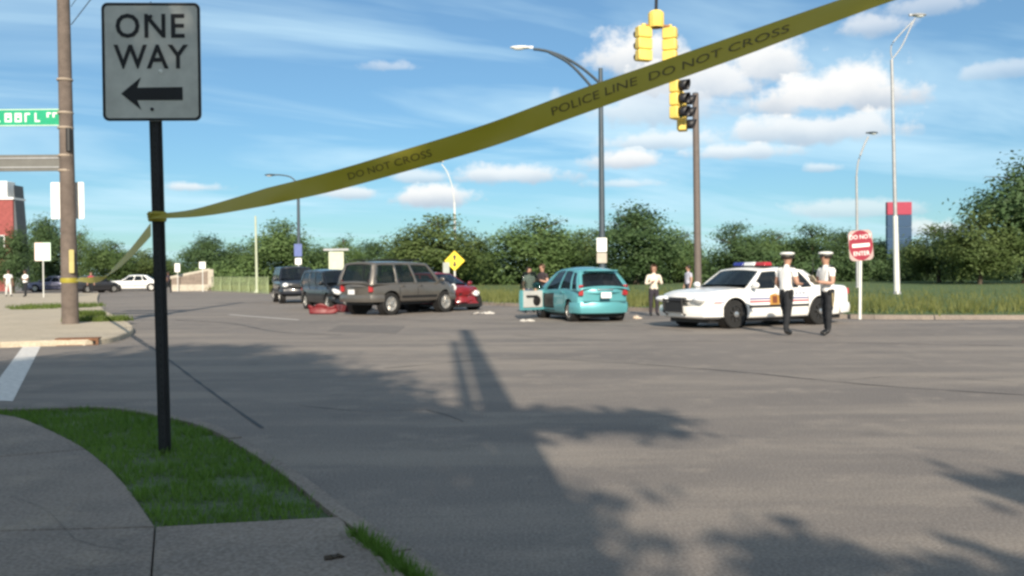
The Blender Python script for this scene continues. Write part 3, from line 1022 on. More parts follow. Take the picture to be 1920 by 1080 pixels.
        for x in sp['ax']:
            for sg in (-1, 1):
                w = bpy.data.objects.new('wheel', None); COL.objects.link(w); w.parent = s.root
                w.location = (x, sg * (s.w - .125), r); w.rotation_euler = (0, random.uniform(0, 1), 0 if sg > 0 else math.pi)
                if x == sp['ax'][0] and 'steer' in sp: w.rotation_euler[2] += sp['steer']
                for nm, d in (('tyre', tyd), ('rim', rid)):
                    o = bpy.data.objects.new(nm, d); COL.objects.link(o); o.parent = w

    # --- patches that follow the body side
    def side_patch(s, name, x0, x1, z0, z1, sg, m_, off=.006, nx=8, nz=6, parent=None, skip=None):
        f0 = z0 if callable(z0) else (lambda x: z0); f1 = z1 if callable(z1) else (lambda x: z1)
        def P(U, V, o):
            x = lerp(x0, x1, U); z = lerp(f0(x), f1(x), V); y = s.side(x, z)
            return (x + s.bow(x, y / s.W(x)), sg * (y + o), z)
        mb = MB(); mb.slab(lambda U, V: P(U, V, off), nx, nz, lambda U, V: P(U, V, -.01))
        return mb.build(name, m_, parent or s.root, deform=s.deform, smooth=30)

    def trim(s, plate):
        sp = s.sp; g = sp['g']
        belt = lambda x: s.ZT(x) - .045
        for sg in (-1, 1):
            for i, (x0, x1) in enumerate(sp.get('doors', ())):
                if (sg, i) in sp.get('nodoor', ()): continue
                d = s.side_patch('door', x0 + .012, x1 - .012, lambda x: s.ZB(x) + .07, belt, sg, s.pm, .007)
                mb = MB(); x = x0 + .16; z = s.ZT(x) - .12
                mb.box((x, sg * (s.side(x, z) + .028), z), (.17, .035, .035)); mb.build('handle', sp.get('handle_m', s.pm), d, bevel=.008, deform=s.deform)
                s.side_patch('shut_line', x0 - .012, x0 + .012, lambda x: s.ZB(x) + .07, belt, sg, black_trim, .003, 1, 5)
            if 'strip' in sp:
                za, zb_, mm = sp['strip']; a, b = sp['ax']
                s.side_patch('rub_strip', b + sp['wr'] * 1.25, a - sp['wr'] * 1.25, za, zb_, sg, mm, .02, 10, 1)
            # mirror
            x = g['xc'] - .14; mb = MB(); z = s.topz(x, s.w * .9) + .10
            mb.ell((x, sg * (s.w + .10), z), (.07, .12, .085)); mb.tube([(x - .02, sg * s.w * .9, z - .08), (x, sg * (s.w + .05), z - .03)], .025, 6)
            mb.build('mirror', sp.get('mirror_m', s.pm), s.root, deform=s.deform)
            # lamps
            hx, hy, hz, dx, dy, dz = sp['head']
            mb = MB(); mb.ell((hx, sg * hy, hz), (dx, dy, dz), rot=Euler((0, 0, -sg * .45)).to_matrix()); o = mb.build('headlight', lens_clear, s.root, deform=s.deform)
            hx, hy, hz, dx, dy, dz = sp['tail']
            hy = min(hy, s.W(s.xr + .15) * .965 - dy / 2); hx = s.xr + .02 + .19 * (hy / s.W(s.xr)) ** 2
            mb = MB(); mb.box((hx, sg * hy, hz), (dx, dy, dz), Euler((0, 0, -sg * .40)).to_matrix(), .9); mb.build('taillight', lens_red, s.root, bevel=.02, deform=s.deform)
        for e, nm in ((1, 'front_bumper'), (-1, 'rear_bumper')):
            z0, z1 = sp.get('bump', (.30, .50)); x_e = s.xf if e > 0 else s.xr; mb = MB()
            def path(k):
                p = lerp(-1, 1, k); x = x_e - e * .55 * max(0, abs(p) - .78) / .22
                yy = min(1, abs(p) / .80); yw = s.W(x) * (.97 * yy if abs(p) < .8 else lerp(.97, 1.0, (abs(p) - .8) / .2)) * math.copysign(1, p)
                return (x - e * .20 * s.t(x) ** 4 * (abs(yw) / s.W(x)) ** 2, yw)
            def Pb(U, V, o):
                x, y = path(U); p = lerp(-1, 1, U)
                z = lerp(z0, z1, V); k = math.sin(math.pi * V) * .02
                return (x + e * (o + k) * (1 if abs(p) < .85 else .2), y + math.copysign(o + k, y) * (1 if abs(p) > .7 else 0), z)
            mb.slab(lambda U, V: Pb(U, V, .035), 24, 4, lambda U, V: Pb(U, V, -.04))
            mb.build(nm, sp.get('bump_m', s.pm), s.root, deform=s.deform)
        gx, gz, gy, gh = sp.get('grille', (s.xf - .02, .62, .75, .14))
        mb = MB(); mb.box((gx, 0, gz), (.10, gy, gh)); gr = mb.build('grille', black_trim, s.root, bevel=.02, deform=s.deform)
        if plate:
            mb = MB(); mb.box((s.xr - .045 + sp.get('plx', 0), 0, sp.get('plz', .72)), (.02, .31, .16)); mb.build('licence_plate', plate_m, s.root, deform=s.deform)
        # lid lines
        hd = MB(); x0, x1 = g['xc'] + .10, s.xf - .16
        hd.slab(lambda U, V: ((lambda x, p: (x + s.bow(x, p * .86), p * .86 * s.W(x), s.topz(x, .86 * p * s.W(x)) + .008))(lerp(x0, x1, U), lerp(-1, 1, V))), 8, 10,
                lambda U, V: ((lambda x, p: (x + s.bow(x, p * .86), p * .86 * s.W(x), s.topz(x, .86 * p * s.W(x)) - .02))(lerp(x0, x1, U), lerp(-1, 1, V))))
        hd.build('hood', s.pm, s.root, deform=s.deform)


SEDAN = dict(xf=2.50, xr=-2.85, w=.98, sill=.22, wr=.345, ax=(1.46, -1.46), rimf=.62, spokes=8,
             top=[(-2.85, .94), (-2.74, 1.01), (-1.75, 1.04), (-1.0, 1.0), (.95, .975), (1.1, .985), (2.0, .925), (2.40, .85), (2.50, .76)],
             g=dict(xc=1.06, xrf=.40, zrf=1.43, xrr=-1.08, zrr=1.42, xt=-1.72, arch=.04, yr=.75, wins=[(.03, .34), (.375, .66), (.69, .84)], seats=(.36, .70), rb=.12),
             doors=[(-.10, 1.00), (-1.02, -.10)], strip=(.50, .56, black_trim),
             head=(2.36, .66, .72, .16, .24, .085), tail=(-2.80, .66, .86, .10, .42, .16), bump=(.30, .56), grille=(2.47, .70, .62, .13), plz=.70)


def variant_spec(base, **k):
    d = dict(base); gk = k.pop('g', None); d.update(k)
    if gk: d['g'] = dict(base['g'], **gk)
    return d


HATCH = dict(xf=1.95, xr=-2.02, w=.84, sill=.20, wr=.30, ax=(1.22, -1.24), rimf=.64, spokes=6,
             top=[(-2.02, .90), (-1.95, .97), (-1.0, .97), (.6, .90), (.95, .95), (1.15, .96), (1.6, .84), (1.88, .70), (1.95, .62)],
             g=dict(xc=1.28, xrf=.20, zrf=1.43, xrr=-1.48, zrr=1.42, xt=-1.94, arch=.09, yr=.70, yb=.94, wins=[(.16, .50), (.535, .80), (.835, .955)], seats=(.48, .78), rb=.06, rp=.84, rq0=.10, rq1=.86),
             doors=[(-.12, .86), (-.92, -.12)], head=(1.66, .62, .76, .20, .15, .11), tail=(-1.95, .75, .90, .14, .14, .30), bump=(.26, .56), grille=(1.93, .52, .6, .12), plz=.76)

SUV = dict(xf=2.22, xr=-2.30, w=.92, sill=.43, wr=.385, ax=(1.36, -1.34), rimf=.64, spokes=5,
           top=[(-2.30, 1.02), (-2.22, 1.10), (-1.0, 1.11), (.9, 1.11), (1.3, 1.14), (1.9, 1.08), (2.15, .98), (2.22, .90)],
           g=dict(xc=1.18, xrf=.56, zrf=1.76, xrr=-1.98, zrr=1.77, xt=-2.24, arch=.03, yr=.78, yb=.945, wins=[(.06, .355), (.39, .63), (.665, .93)], seats=(.36, .66), rb=.04, rp=.86, rq0=.12, rq1=.9),
           doors=[(-.08, .95), (-.95, -.08)], strip=(.58, .66, black_trim), head=(2.14, .68, .90, .14, .17, .12), tail=(-2.24, .82, 1.0, .12, .15, .40), bump=(.46, .70), grille=(2.20, .86, .8, .17), plz=.80)


def heading(d): return math.atan2(d[1], d[0])


# ---- police car -------------------------------------------------------------
white_car = paint('white', (0.80, 0.80, 0.78), rough=.28)
fw, rw = gp(1376, 616.5), gp(1541, 608.5)
hd = (fw - rw).normalized()
left = Vector((-hd.y, hd.x, 0))           # car's own left side faces the camera
mid = (fw + rw) / 2 - left * (.98 - .02)
steelw = mat('black_steel_wheel', (0.02, 0.02, 0.02), .5)
pc = Car('police_car', 'white police sedan with roof light bar and push bumper, facing left', mid, heading(hd),
         variant_spec(SEDAN, bump_m=white_car, wr=.35), white_car, glass_dark, steelw, cat='police car')
s = pc
blue_st = mat('blue_stripe', (0.03, 0.035, 0.20), .4); red_st = mat('red_stripe', (0.42, 0.03, 0.06), .4); gold_st = mat('gold_badge', (0.42, 0.22, 0.05), .5)
for sg in (-1, 1):
    s.side_patch('blue_stripe', -1.00, 1.02, .700, .735, sg, blue_st, .0135, 14, 1)
    s.side_patch('red_stripe', -1.00, 1.02, .628, .668, sg, red_st, .0135, 14, 1)
    s.side_patch('blue_stripe', 1.02 + .84, 2.2, .64, .665, sg, blue_st, .004, 4, 1)
    bd = s.side_patch('door_badge', .02, .34, lambda x: .50 + .35 * abs(x - .18), lambda x: .84 - .25 * abs(x - .18), sg, gold_st, .016, 6, 5)
    s.side_patch('badge_centre', .10, .26, .60, .78, sg, mat('badge_brown', (0.16, 0.05, 0.02), .4), .019, 3, 3, parent=bd)
    for k in range(5):
        s.side_patch('door_mark', -.90 + k * .13, -.81 + k * .13, .80, .87, sg, mat('grey_mark', (0.30, 0.32, 0.40), .5), .0135, 1, 2)
    for k in range(4):
        s.side_patch('fender_mark', 1.98 + k * .07, 2.025 + k * .07, .60, .66, sg, mat('red_mark', (0.42, 0.22, 0.20), .5), .005, 1, 2)
for x in s.sp['ax']:
    for sg in (-1, 1):
        mb = MB(); mb.lathe([(.075, 0), (.07, .03), (.03, .04), (.001, .04)], 16, 'y', (0, 0, 0)); mb.build('hub_cap', chrome, s.root, loc=(x, sg * (.98 - .015), .35), rot=(0, 0, 0 if sg > 0 else math.pi))
lb = MB(); lb.box((-.02, 0, 1.515), (.32, 1.18, .035)); lbo = lb.build('light_bar', black_trim, s.root, bevel=.01)
for nm, y, w, c in (('red_lens', .40, .36, lens_red), ('blue_lens', -.40, .36, mat('blue_lens', (0.02, 0.03, 0.22), .15, coat=.8)), ('clear_lens', 0, .40, lens_clear)):
    mb = MB(); mb.box((-.02, y, 1.585), (.28, w, .10), None, .86); mb.build(nm, c, lbo, bevel=.02)
for sg in (-1, 1):
    mb = MB(); mb.box((-.02, sg * .45, 1.475), (.06, .06, .06)); mb.build('light_bar_foot', black_trim, lbo)
pb = MB()
for y in (-.34, .34): pb.tube([(2.53, y, .34), (2.62, y, .40), (2.64, y, .74)], .03, 8)
for z in (.44, .70): pb.tube([(2.64, -.36, z), (2.64, .36, z)], .028, 8)
pb.box((2.62, 0, .56), (.02, .62, .20)); pb.build('push_bumper', black_trim, s.root)
mb = MB(); mb.tube([(-1.9, .3, 1.0), (-1.92, .3, 1.75)], [.008, .003], 5); mb.build('antenna', black_trim, s.root)

# ---- teal hatchback with its driver's door open --------------------------------
teal = paint('teal', (0.11, 0.37, 0.41), metal=.25, rough=.35)
lr, lf = gp(1068, 603), gp(1003, 593)
hd = Vector((-.31, .95, 0)).normalized(); left = Vector((-hd.y, hd.x, 0))
mid = lr - left * .78 + hd * 1.24
tc = Car('hatchback_car', 'teal hatchback seen from behind with its driver door open', mid, heading(hd),
         variant_spec(HATCH, nodoor=[(1, 0)]), teal, glass_dark)
# door opening and swung door
s = tc
mb = MB()
s.side_patch('door_opening', -.10, .86, lambda x: s.ZB(x) + .07, lambda x: s.ZT(x) - .045, 1, black_trim, .004)
dr = bpy.data.objects.new('open_door', None); COL.objects.link(dr); dr.parent = s.root
dr.location = (.86, .83, 0); dr.rotation_euler = (0, 0, R(-66))
# door frame local: hinge at origin, door runs towards -x, outer side +y
def dz(x): return s.ZT(.86 + x) - .05
mb = MB(); mb.slab(lambda U, V: (lerp(-.94, 0, U), .02 + .03 * math.sin(math.pi * V), lerp(.28, dz(lerp(-.94, 0, U)), V)), 6, 5, lambda U, V: (lerp(-.94, 0, U), -.05, lerp(.28, dz(lerp(-.94, 0, U)), V)))
mb.build('door_skin', teal, dr)
mb = MB(); mb.slab(lambda U, V: (lerp(-.86, -.08, U), -.075, lerp(.36, .86, V)), 2, 2, lambda U, V: (lerp(-.86, -.08, U), -.045, lerp(.36, .86, V)))
mb.build('door_lining', mat('pale_lining', (0.42, 0.43, 0.42), .7), dr)
mb = MB(); mb.lathe([(.001, -.085), (.14, -.085), (.16, -.076)], 20, 'y', (-.32, 0, .55)); mb.box((-.55, -.10, .70), (.42, .06, .05)); mb.build('speaker', black_trim, dr)
mb = MB(); q = [(-.94, -.01, .93), (-.90, -.10, 1.40), (-.42, -.10, 1.42), (0, -.01, .92)]
mb.tube(q, .02, 6); mb.build('window_frame', black_trim, dr)
mb = MB(); mb.add(q, [(0, 1, 2, 3)]); mb.build('door_window', glass_lite, dr, solid=.004)
mb = MB(); mb.ell((-.14, .13, 1.0), (.07, .11, .08)); mb.tube([(-.1, .0, .92), (-.13, .09, .97)], .025, 6); mb.build('mirror', teal, dr)
mb = MB(); mb.box((-1.66, 0, 1.44), (.26, .98, .03), Euler((0, .1, 0)).to_matrix()); mb.build('roof_spoiler', teal, s.root, bevel=.01)
mb = MB(); mb.box((-1.99, 0, .585), (.10, 1.30, .014)); mb.build('tailgate_seam', black_trim, s.root)
mb = MB(); mb.box((-2.0, 0, .915), (.06, .5, .03)); mb.build('tailgate_trim', chrome, s.root, bevel=.01)


# ---- crash damage ---------------------------------------------------------------
def crumple(x_end, sgn, reach, push, seed, drop=.0):
    def f(v):
        v = Vector(v); d = (x_end - v.x) * sgn
        k = max(0, 1 - d / reach) if d < reach else 0
        if k > 0:
            n1 = hump(v, 2.4, seed); n2 = hump(v, 5.5, seed + 3)
            v.x -= sgn * (push * k + k * (.22 * n1 + .10 * n2)); v.z += k * (.16 * hump(v, 2.0, seed + 5) - drop); v.y += k * .14 * hump(v, 2.6, seed + 9)
        return v
    return f


# tan grey SUV, seen from its right rear
suvp = paint('taupe', (0.135, 0.125, 0.112), metal=.45, rough=.38)
rr_ = gp(733, 591); hd = Vector((.63, .777, 0)).normalized(); left = Vector((-hd.y, hd.x, 0))
mid = rr_ + left * .86 + hd * 1.34
suv = Car('suv', 'taupe grey SUV with a smashed front, seen from its right rear corner', mid, heading(hd),
          variant_spec(SUV, bump_m=suvp), suvp, glass_lite, alloy, group='crashed vehicles', deform=crumple(2.22, 1, .9, .22, 2), cat='suv')
SUVpos = mid.copy(); SUVhd = hd.copy()
for sg in (-1, 1):
    mb = MB(); mb.tube([(.35, sg * .62, 1.86), (.2, sg * .62, 1.89), (-1.7, sg * .62, 1.89), (-1.85, sg * .62, 1.85)], .02, 6); mb.build('roof_rail', black_trim, suv.root)
# red sedan struck side on, nose out to the right of the SUV
redp = paint('dark_red', (0.20, 0.010, 0.014), rough=.3)
hd2 = Vector((SUVhd.y, -SUVhd.x, 0)); nose = SUVpos + SUVhd * 2.10
d = pix_dir(838, 586); # axle near side lies on the SUV's front plane
tt = (nose.dot(SUVhd) + .06) / Vector((d.x, d.y, 0)).dot(SUVhd)
wp_ = Vector((d.x * tt, d.y * tt, 0))
mid = wp_ + SUVhd * .80 - hd2 * 1.36
RED = variant_spec(SEDAN, w=.88, xf=2.18, xr=-2.4, ax=(1.36, -1.30), wr=.33, top=[(-2.4, .86), (-2.3, .94), (-1.6, .98), (.9, .95), (1.1, .94), (1.8, .86), (2.1, .74), (2.18, .64)],
                   g=dict(xc=1.08, xrf=.25, zrf=1.38, xrr=-1.0, zrr=1.37, xt=-1.75), doors=[(-.15, .92), (-.95, -.15)], head=(2.0, .62, .68, .2, .2, .09), tail=(-2.34, .6, .8, .1, .4, .15), grille=(2.14, .6, .6, .12))
redc = Car('red_car', 'dark red sedan with crumpled nose wedged ahead of the SUV', mid, heading(hd2), RED, redp, glass_dark, alloy, group='crashed vehicles', deform=crumple(2.18, 1, .8, .55, 6, .04))

# black car nosed into the back of the SUV
blackp = paint('black_blue', (0.006, 0.007, 0.009), rough=.35)
c = gp(604, 584); hd3 = Vector((.50, -.866, 0)).normalized(); left = Vector((-hd3.y, hd3.x, 0))
MINI = variant_spec(SUV, w=.90, xf=2.25, xr=-2.3, sill=.26, wr=.33, ax=(1.38, -1.36),
                    top=[(-2.3, .90), (-2.2, .98), (.9, .98), (1.25, 1.0), (1.9, .88), (2.18, .74), (2.25, .66)],
                    g=dict(xc=1.2, xrf=.35, zrf=1.52, xrr=-1.9, zrr=1.56, xt=-2.2), head=(2.02, .66, .74, .22, .20, .10), tail=(-2.24, .8, .95, .12, .13, .4), bump=(.30, .54), grille=(2.22, .62, .7, .14), plz=.7)
mid = gp(632, 580)
bc = Car('black_car', 'black minivan with smashed nose against the rear of the SUV', mid, heading(hd3), MINI, blackp, glass_dark, alloy, group='crashed vehicles', deform=crumple(2.25, 1, 1.0, .25, 11), cat='minivan')
# dark blue SUV behind it
bluep = paint('dark_blue', (0.010, 0.013, 0.022), rough=.35)
mid = gp(552, 567)
db = Car('blue_suv', 'dark blue SUV standing behind the black minivan', mid, heading((.35, -.94)), SUV, bluep, glass_dark, alloy, cat='suv')

# loose parts on the road
debm = mat('red_plastic', (0.15, 0.010, 0.014), .5); palem = mat('pale_plastic', (0.55, 0.52, 0.47), .6)
def debris(name, label, c, sz, m_, seed, n=7, rz=0):
    r = random.Random(seed); mb = MB()
    for k in range(n):
        a = r.uniform(-1, 1) * sz[0] / 2; b = r.uniform(-1, 1) * sz[1] / 2; h = r.uniform(.25, 1) * sz[2]
        mb.box((a, b, h * .42), (sz[0] * r.uniform(.25, .5), sz[1] * r.uniform(.3, .7), h * .8), Euler((r.uniform(-.25, .25), r.uniform(-.25, .25), r.uniform(0, 3))).to_matrix(), r.uniform(.4, .9))
    o = mb.build(name, m_, bevel=.01, loc=c, rot=(0, 0, rz)); return tag(o, label, 'debris', 'crash debris on the road')


o = gp(606, 589)
mb = MB()
def bf(U, V):
    a = lerp(-.9, .9, U); return Vector((math.sin(a) * .62 + .12 * hump((U * 5, V * 3, 0), 1, 3), -math.cos(a) * .28 + .05 * math.sin(V * 3), .03 + V * .30 + .16 * V * hump((U * 3, V * 2, 1), 1, 4)))
mb.grid(bf, 18, 5); tag(mb.build('bumper_cover', debm, solid=.02, loc=o, rot=(0, 0, .1)), 'torn red bumper cover lying on the road by the black minivan', 'debris', 'crash debris on the road')
debris('broken_grille', 'tangled dark red broken grille under the minivan nose', gp(640, 585), (.9, .5, .34), mat('dark_red_plastic', (0.10, 0.018, 0.022), .5), 3, 9)
debris('plastic_shards', 'pale plastic shards on the road right of the red sedan', gp(903, 588), (.7, .35, .10), palem, 4, 9)
debris('plastic_shards', 'small pale shard by the teal hatchback right rear wheel', gp(1193, 598), (.25, .2, .13), mat('cream_plastic', (0.6, 0.5, 0.4), .6), 5, 4)
debris('plastic_shards', 'tiny light shards under the open teal door', gp(985, 602), (.5, .3, .06), palem, 6, 6)

# ---- distant parked cars
mid = gp(252, 546); far_w = Car('white_car', 'white sedan far off just left of the one way post', mid, heading((-.94, -.34)), SEDAN, white_car, glass_dark, alloy, detail=True)
mid = gp(176, 549) ; far_d = Car('dark_car', 'dark sedan showing red tail lights far off beyond the wooden pole', mid, heading((.45, .89)), RED, paint('charcoal', (0.03, 0.03, 0.035)), glass_dark, alloy)
mid = gp(100, 547); far_p = Car('grey_car', 'grey blue sedan far off left of the wooden pole', mid, heading((-.96, -.2)), RED, paint('slate', (0.16, 0.16, 0.24), metal=.3), glass_dark, alloy)

# ================================================================ PEOPLE
skin = mat('skin', (0.42, 0.24, 0.17), .55, var=.06)
skin_d = mat('skin_dark', (0.16, 0.085, 0.055), .55, var=.06)
hair_d = mat('hair_dark', (0.02, 0.014, 0.01), .6); hair_b = mat('hair_brown', (0.10, 0.055, 0.03), .6)
shoe = mat('shoe_black', (0.012, 0.012, 0.012), .4)
shirt_w = mat('shirt_white', (0.80, 0.79, 0.77), .8, bump=.1, bscale=14); trou_b = mat('trousers_black', (0.012, 0.014, 0.018), .85, bump=.15, bscale=12)


def person(label, loc, yaw, H, arms, shirt, trou, sk=None, hair=None, sleeve='short', stride=.06, head_turn=0.0, group=None, extra=None, lean=0.0, female=False):
    """faces +x. arms: for side L,R -> (elbow, wrist) offsets from the shoulder, in units of height"""
    sk = sk or skin; k = H
    J = {}; Rr = {}; E = []; MT = []
    def j(n, p, r): J[n] = Vector(p) * k; Rr[n] = r * k
    def e(a, b, m_): E.append((a, b, m_))
    j('pelvis', (0, 0, .515), .076); j('waist', (.004 + lean * .3, 0, .60), .066 if female else .074); j('chest', (lean, 0, .715), .088); j('neckb', (lean * 1.2, 0, .815), .048)
    j('neck', (lean * 1.25 + .004, 0, .850), .033); j('headb', (lean * 1.3 + .012, 0, .885), .046); j('headm', (lean * 1.3 + .010, 0, .935), .060); j('headt', (lean * 1.3 + .004, 0, .972), .044)
    e('pelvis', 'waist', 1); e('waist', 'chest', 1); e('chest', 'neckb', 1); e('neckb', 'neck', 0); e('neck', 'headb', 0); e('headb', 'headm', 0); e('headm', 'headt', 0)
    for sg, n in ((1, 'L'), (-1, 'R')):
        st = stride * sg
        j('hip' + n, (0, sg * .052, .49), .062); j('knee' + n, (st * .5 + .008, sg * .057, .275), .043); j('ank' + n, (st, sg * .06, .055), .030); j('toe' + n, (st + .085, sg * .07, .022), .022)
        e('pelvis', 'hip' + n, 2); e('hip' + n, 'knee' + n, 2); e('knee' + n, 'ank' + n, 2); e('ank' + n, 'toe' + n, 3)
        j('sh' + n, (lean * 1.1, sg * .112, .790), .046)
        el, wr = arms[n]; s0 = Vector((lean * 1.1, sg * .112, .79))
        j('mid' + n, s0 + Vector(el) * .5, .036); j('el' + n, s0 + Vector(el), .028); j('wr' + n, s0 + Vector(wr), .020)
        hv = (Vector(wr) - Vector(el)).normalized(); j('palm' + n, s0 + Vector(wr) + hv * .045, .021)
        e('chest', 'sh' + n, 1); e('sh' + n, 'mid' + n, 1); e('mid' + n, 'el' + n, 1 if sleeve == 'long' else 0); e('el' + n, 'wr' + n, 1 if sleeve == 'long' else 0); e('wr' + n, 'palm' + n, 0)
    names = list(J); idx = {n: i for i, n in enumerate(names)}
    me = bpy.data.meshes.new('body'); me.from_pydata([tuple(J[n]) for n in names], [(idx[a], idx[b]) for a, b, _ in E], [])
    o = bpy.data.objects.new('body', me); COL.objects.link(o)
    md = o.modifiers.new('skin', 'SKIN'); md.use_smooth_shade = True
    sv = me.skin_vertices[0].data
    for n in names:
        r = Rr[n]; fx, fy = r, r
        if n in ('chest', 'waist', 'pelvis'): fx, fy = r * .82, r * 1.18
        sv[idx[n]].radius = (fx, fy)
    sv[idx['pelvis']].use_root = True
    sb = o.modifiers.new('sub', 'SUBSURF'); sb.levels = 2; sb.render_levels = 2
    dg = bpy.context.evaluated_depsgraph_get(); dg.update()
    em = bpy.data.meshes.new_from_object(o.evaluated_get(dg)); bpy.data.objects.remove(o)
    # material by the nearest bone
    segs = [(np.array(J[a]), np.array(J[b]), m_, Rr[a], Rr[b]) for a, b, m_ in E]
    C = np.array([p.center[:] for p in em.polygons]); best = np.full(len(C), 1e9); mi = np.zeros(len(C), np.int32)
    for a, b, m_, ra, rb in segs:
        ab = b - a; t_ = np.clip(((C - a) @ ab) / (ab @ ab), 0, 1); dd_ = np.linalg.norm(C - (a + t_[:, None] * ab), axis=1) / (ra + (rb - ra) * t_)
        up = dd_ < best; best[up] = dd_[up]; mi[up] = m_
    mi[(C[:, 2] < .535 * k) & (mi == 1) & (np.abs(C[:, 1]) < .1 * k)] = 2
    bm = bmesh.new(); bm.from_mesh(em); bm.normal_update()
    for f, m_ in zip(bm.faces, mi): f.material_index = int(m_); f.smooth = True
    for v in bm.verts:                      # creases of the clothing
        if all(f.material_index in (1, 2) for f in v.link_faces):
            p = Vector(v.co); v.co += v.normal * (.012 * hump((p.x, p.y, p.z * 1.6), 9, 2) + .006 * hump(p, 22, 4))
    # fingers, nose, ears and eyes belong to the same figure
    mb = MB()
    for n, sg in (('L', 1), ('R', -1)):
        w, p = J['wr' + n], J['palm' + n]; d = (p - w).normalized(); sd_ = d.cross(Vector((0, 0, 1)))
        sd_ = sd_.normalized() if sd_.length > .2 else Vector((1, 0, 0)); dn = sd_.cross(d)
        for q in range(4):
            b0 = p + sd_ * (q - 1.5) * .0095 * k; ln = (.030, .038, .036, .026)[q] * k
            mb.tube([b0, b0 + d * ln * .6, b0 + d * ln * .9 + dn * ln * .35], [.0052 * k, .0048 * k, .0035 * k], 5)
        mb.tube([w + d * .015 * k - sd_ * .012 * k, p - sd_ * .028 * k, p + d * .012 * k - sd_ * .026 * k + dn * .008 * k], [.006 * k, .0055 * k, .004 * k], 5)
    hm = J['headm']
    mb.tube([hm + Vector((.050, 0, .012)) * k, hm + Vector((.066, 0, -.008)) * k], [.005 * k, .010 * k], 6)
    for sg in (-1, 1):
        mb.ell(hm + Vector((.0, sg * .058, -.004)) * k, (.011 * k, .006 * k, .018 * k), 8, 6)
    ex = MB(); 
    for sg in (-1, 1): ex.ell(hm + Vector((.053, sg * .021, .008)) * k, (.006 * k, .008 * k, .005 * k), 6, 5)
    ex.ell(hm + Vector((.051, 0, -.030)) * k, (.005 * k, .016 * k, .004 * k), 6, 5)
    for B_, m_ in ((mb, 0), (ex, 4)):
        vv = [bm.verts.new(v) for v in B_.v]
        for f in B_.f:
            try: ff = bm.faces.new([vv[i] for i in f]); ff.material_index = m_; ff.smooth = True
            except ValueError: pass
    em.materials.clear()
    bm.to_mesh(em); bm.free()
    for m_ in (sk, shirt, trou, shoe, hair_d): em.materials.append(m_)
    root = thing('person', label, 'person', loc, yaw, group)
    b = bpy.data.objects.new('body', em); COL.objects.link(b); b.parent = root
    # hair
    if hair:
        hb = MB(); c = J['headm'] + Vector((-.008, 0, .012)) * k
        def hp(U, V):
            a = lerp(-2.35, 2.35, U) + math.pi; th = lerp(.02, 1.75 if not female else 2.5, V)
            r = .068 * k
            return c + Vector((math.cos(a) * math.sin(th) * r * 1.02, math.sin(a) * math.sin(th) * r * .98, math.cos(th) * r * (1.0 if th < 1.6 else 1.9)))
        hb.grid(hp, 16, 8); hb.build('hair', hair, root, solid=.012)
    if extra: extra(root, J, k)
    return root


cap_w = mat('cap_white', (0.74, 0.74, 0.70), .6)


def officer_kit(root, J, k):
    c = J['headm']
    mb = MB(); mb.lathe([(.062 * k, 0), (.065 * k, .014 * k), (.088 * k, .030 * k), (.082 * k, .046 * k), (.05 * k, .054 * k), (.001, .056 * k)], 20, 'z', tuple(c + Vector((-.004, 0, .016)) * k))
    cp = mb.build('peaked_cap', cap_w, root)
    mb = MB(); mb.lathe([(.0655 * k, 0), (.0665 * k, .013 * k)], 20, 'z', tuple(c + Vector((-.004, 0, .0165)) * k)); mb.build('cap_band', black_trim, cp)
    mb = MB(); mb.grid(lambda U, V: c + Vector((.052 + V * .045 * math.cos(lerp(-1, 1, U)), math.sin(lerp(-1, 1, U)) * .062, .016 - .012 * V)) * k, 8, 2); mb.build('cap_peak', shoe, cp, solid=.004)
    mb = MB(); p = J['pelvis'] + Vector((0, 0, .028)) * k
    mb.lathe([(.080 * k, -.012 * k), (.083 * k, 0), (.080 * k, .012 * k)], 24, 'z', (0, 0, 0))
    mb.v = [(x * .86 + p.x, y * 1.13 + p.y, z + p.z) for x, y, z in mb.v]; bl = mb.build('duty_belt', shoe, root)
    mb = MB(); mb.box(p + Vector((-.01, -.098, -.045)) * k, (.05 * k, .03 * k, .10 * k), None, 1.2); mb.build('holster', shoe, bl, bevel=.006)
    mb = MB(); mb.box(p + Vector((.03, .092, -.02)) * k, (.035 * k, .025 * k, .055 * k)); mb.build('pouch', shoe, bl, bevel=.005)
    for sg in (-1, 1):
        mb = MB(); q = J['sh' + ('L' if sg > 0 else 'R')]; mb.box(q + Vector((0, -sg * .015 * k, .043 * k)), (.03 * k, .07 * k, .008 * k), Euler((sg * -.35, 0, 0)).to_matrix()); mb.build('shoulder_board', shoe, root)


p1, p2 = gp(1474, 629), gp(1552, 629)
bent = dict(L=((.02, .045, -.165), (.125, -.02, -.150)), R=((.02, -.045, -.165), (.13, .03, -.140)))
person('police officer with white shirt and white cap, nearer the car bonnet', p1, R(25), 1.80,
       dict(L=((-.02, .05, -.165), (.08, .03, -.26)), R=((.015, -.05, -.165), (.115, .01, -.17))), shirt_w, trou_b, skin, hair_d, group='police officers by the car', extra=officer_kit, stride=.065, lean=.012)


def officer2(root, J, k):
    officer_kit(root, J, k)
    mb = MB(); c = (J['wrL'] + J['wrR']) / 2 + Vector((.05, 0, .02)) * k
    mb.box(c, (.012, .20, .26), Euler((0, .7, 0)).to_matrix()); mb.build('notepad', mat('paper', (.6, .55, .4), .8), root)
    mb = MB(); p = J['hipL'] + Vector((.0, .05, .02)) * k
    mb.tube([p, p + Vector((0, .008, -.16)) * k], [.012, .010], 6); mb.build('baton', mat('tan_baton', (.45, .36, .18), .6), root)


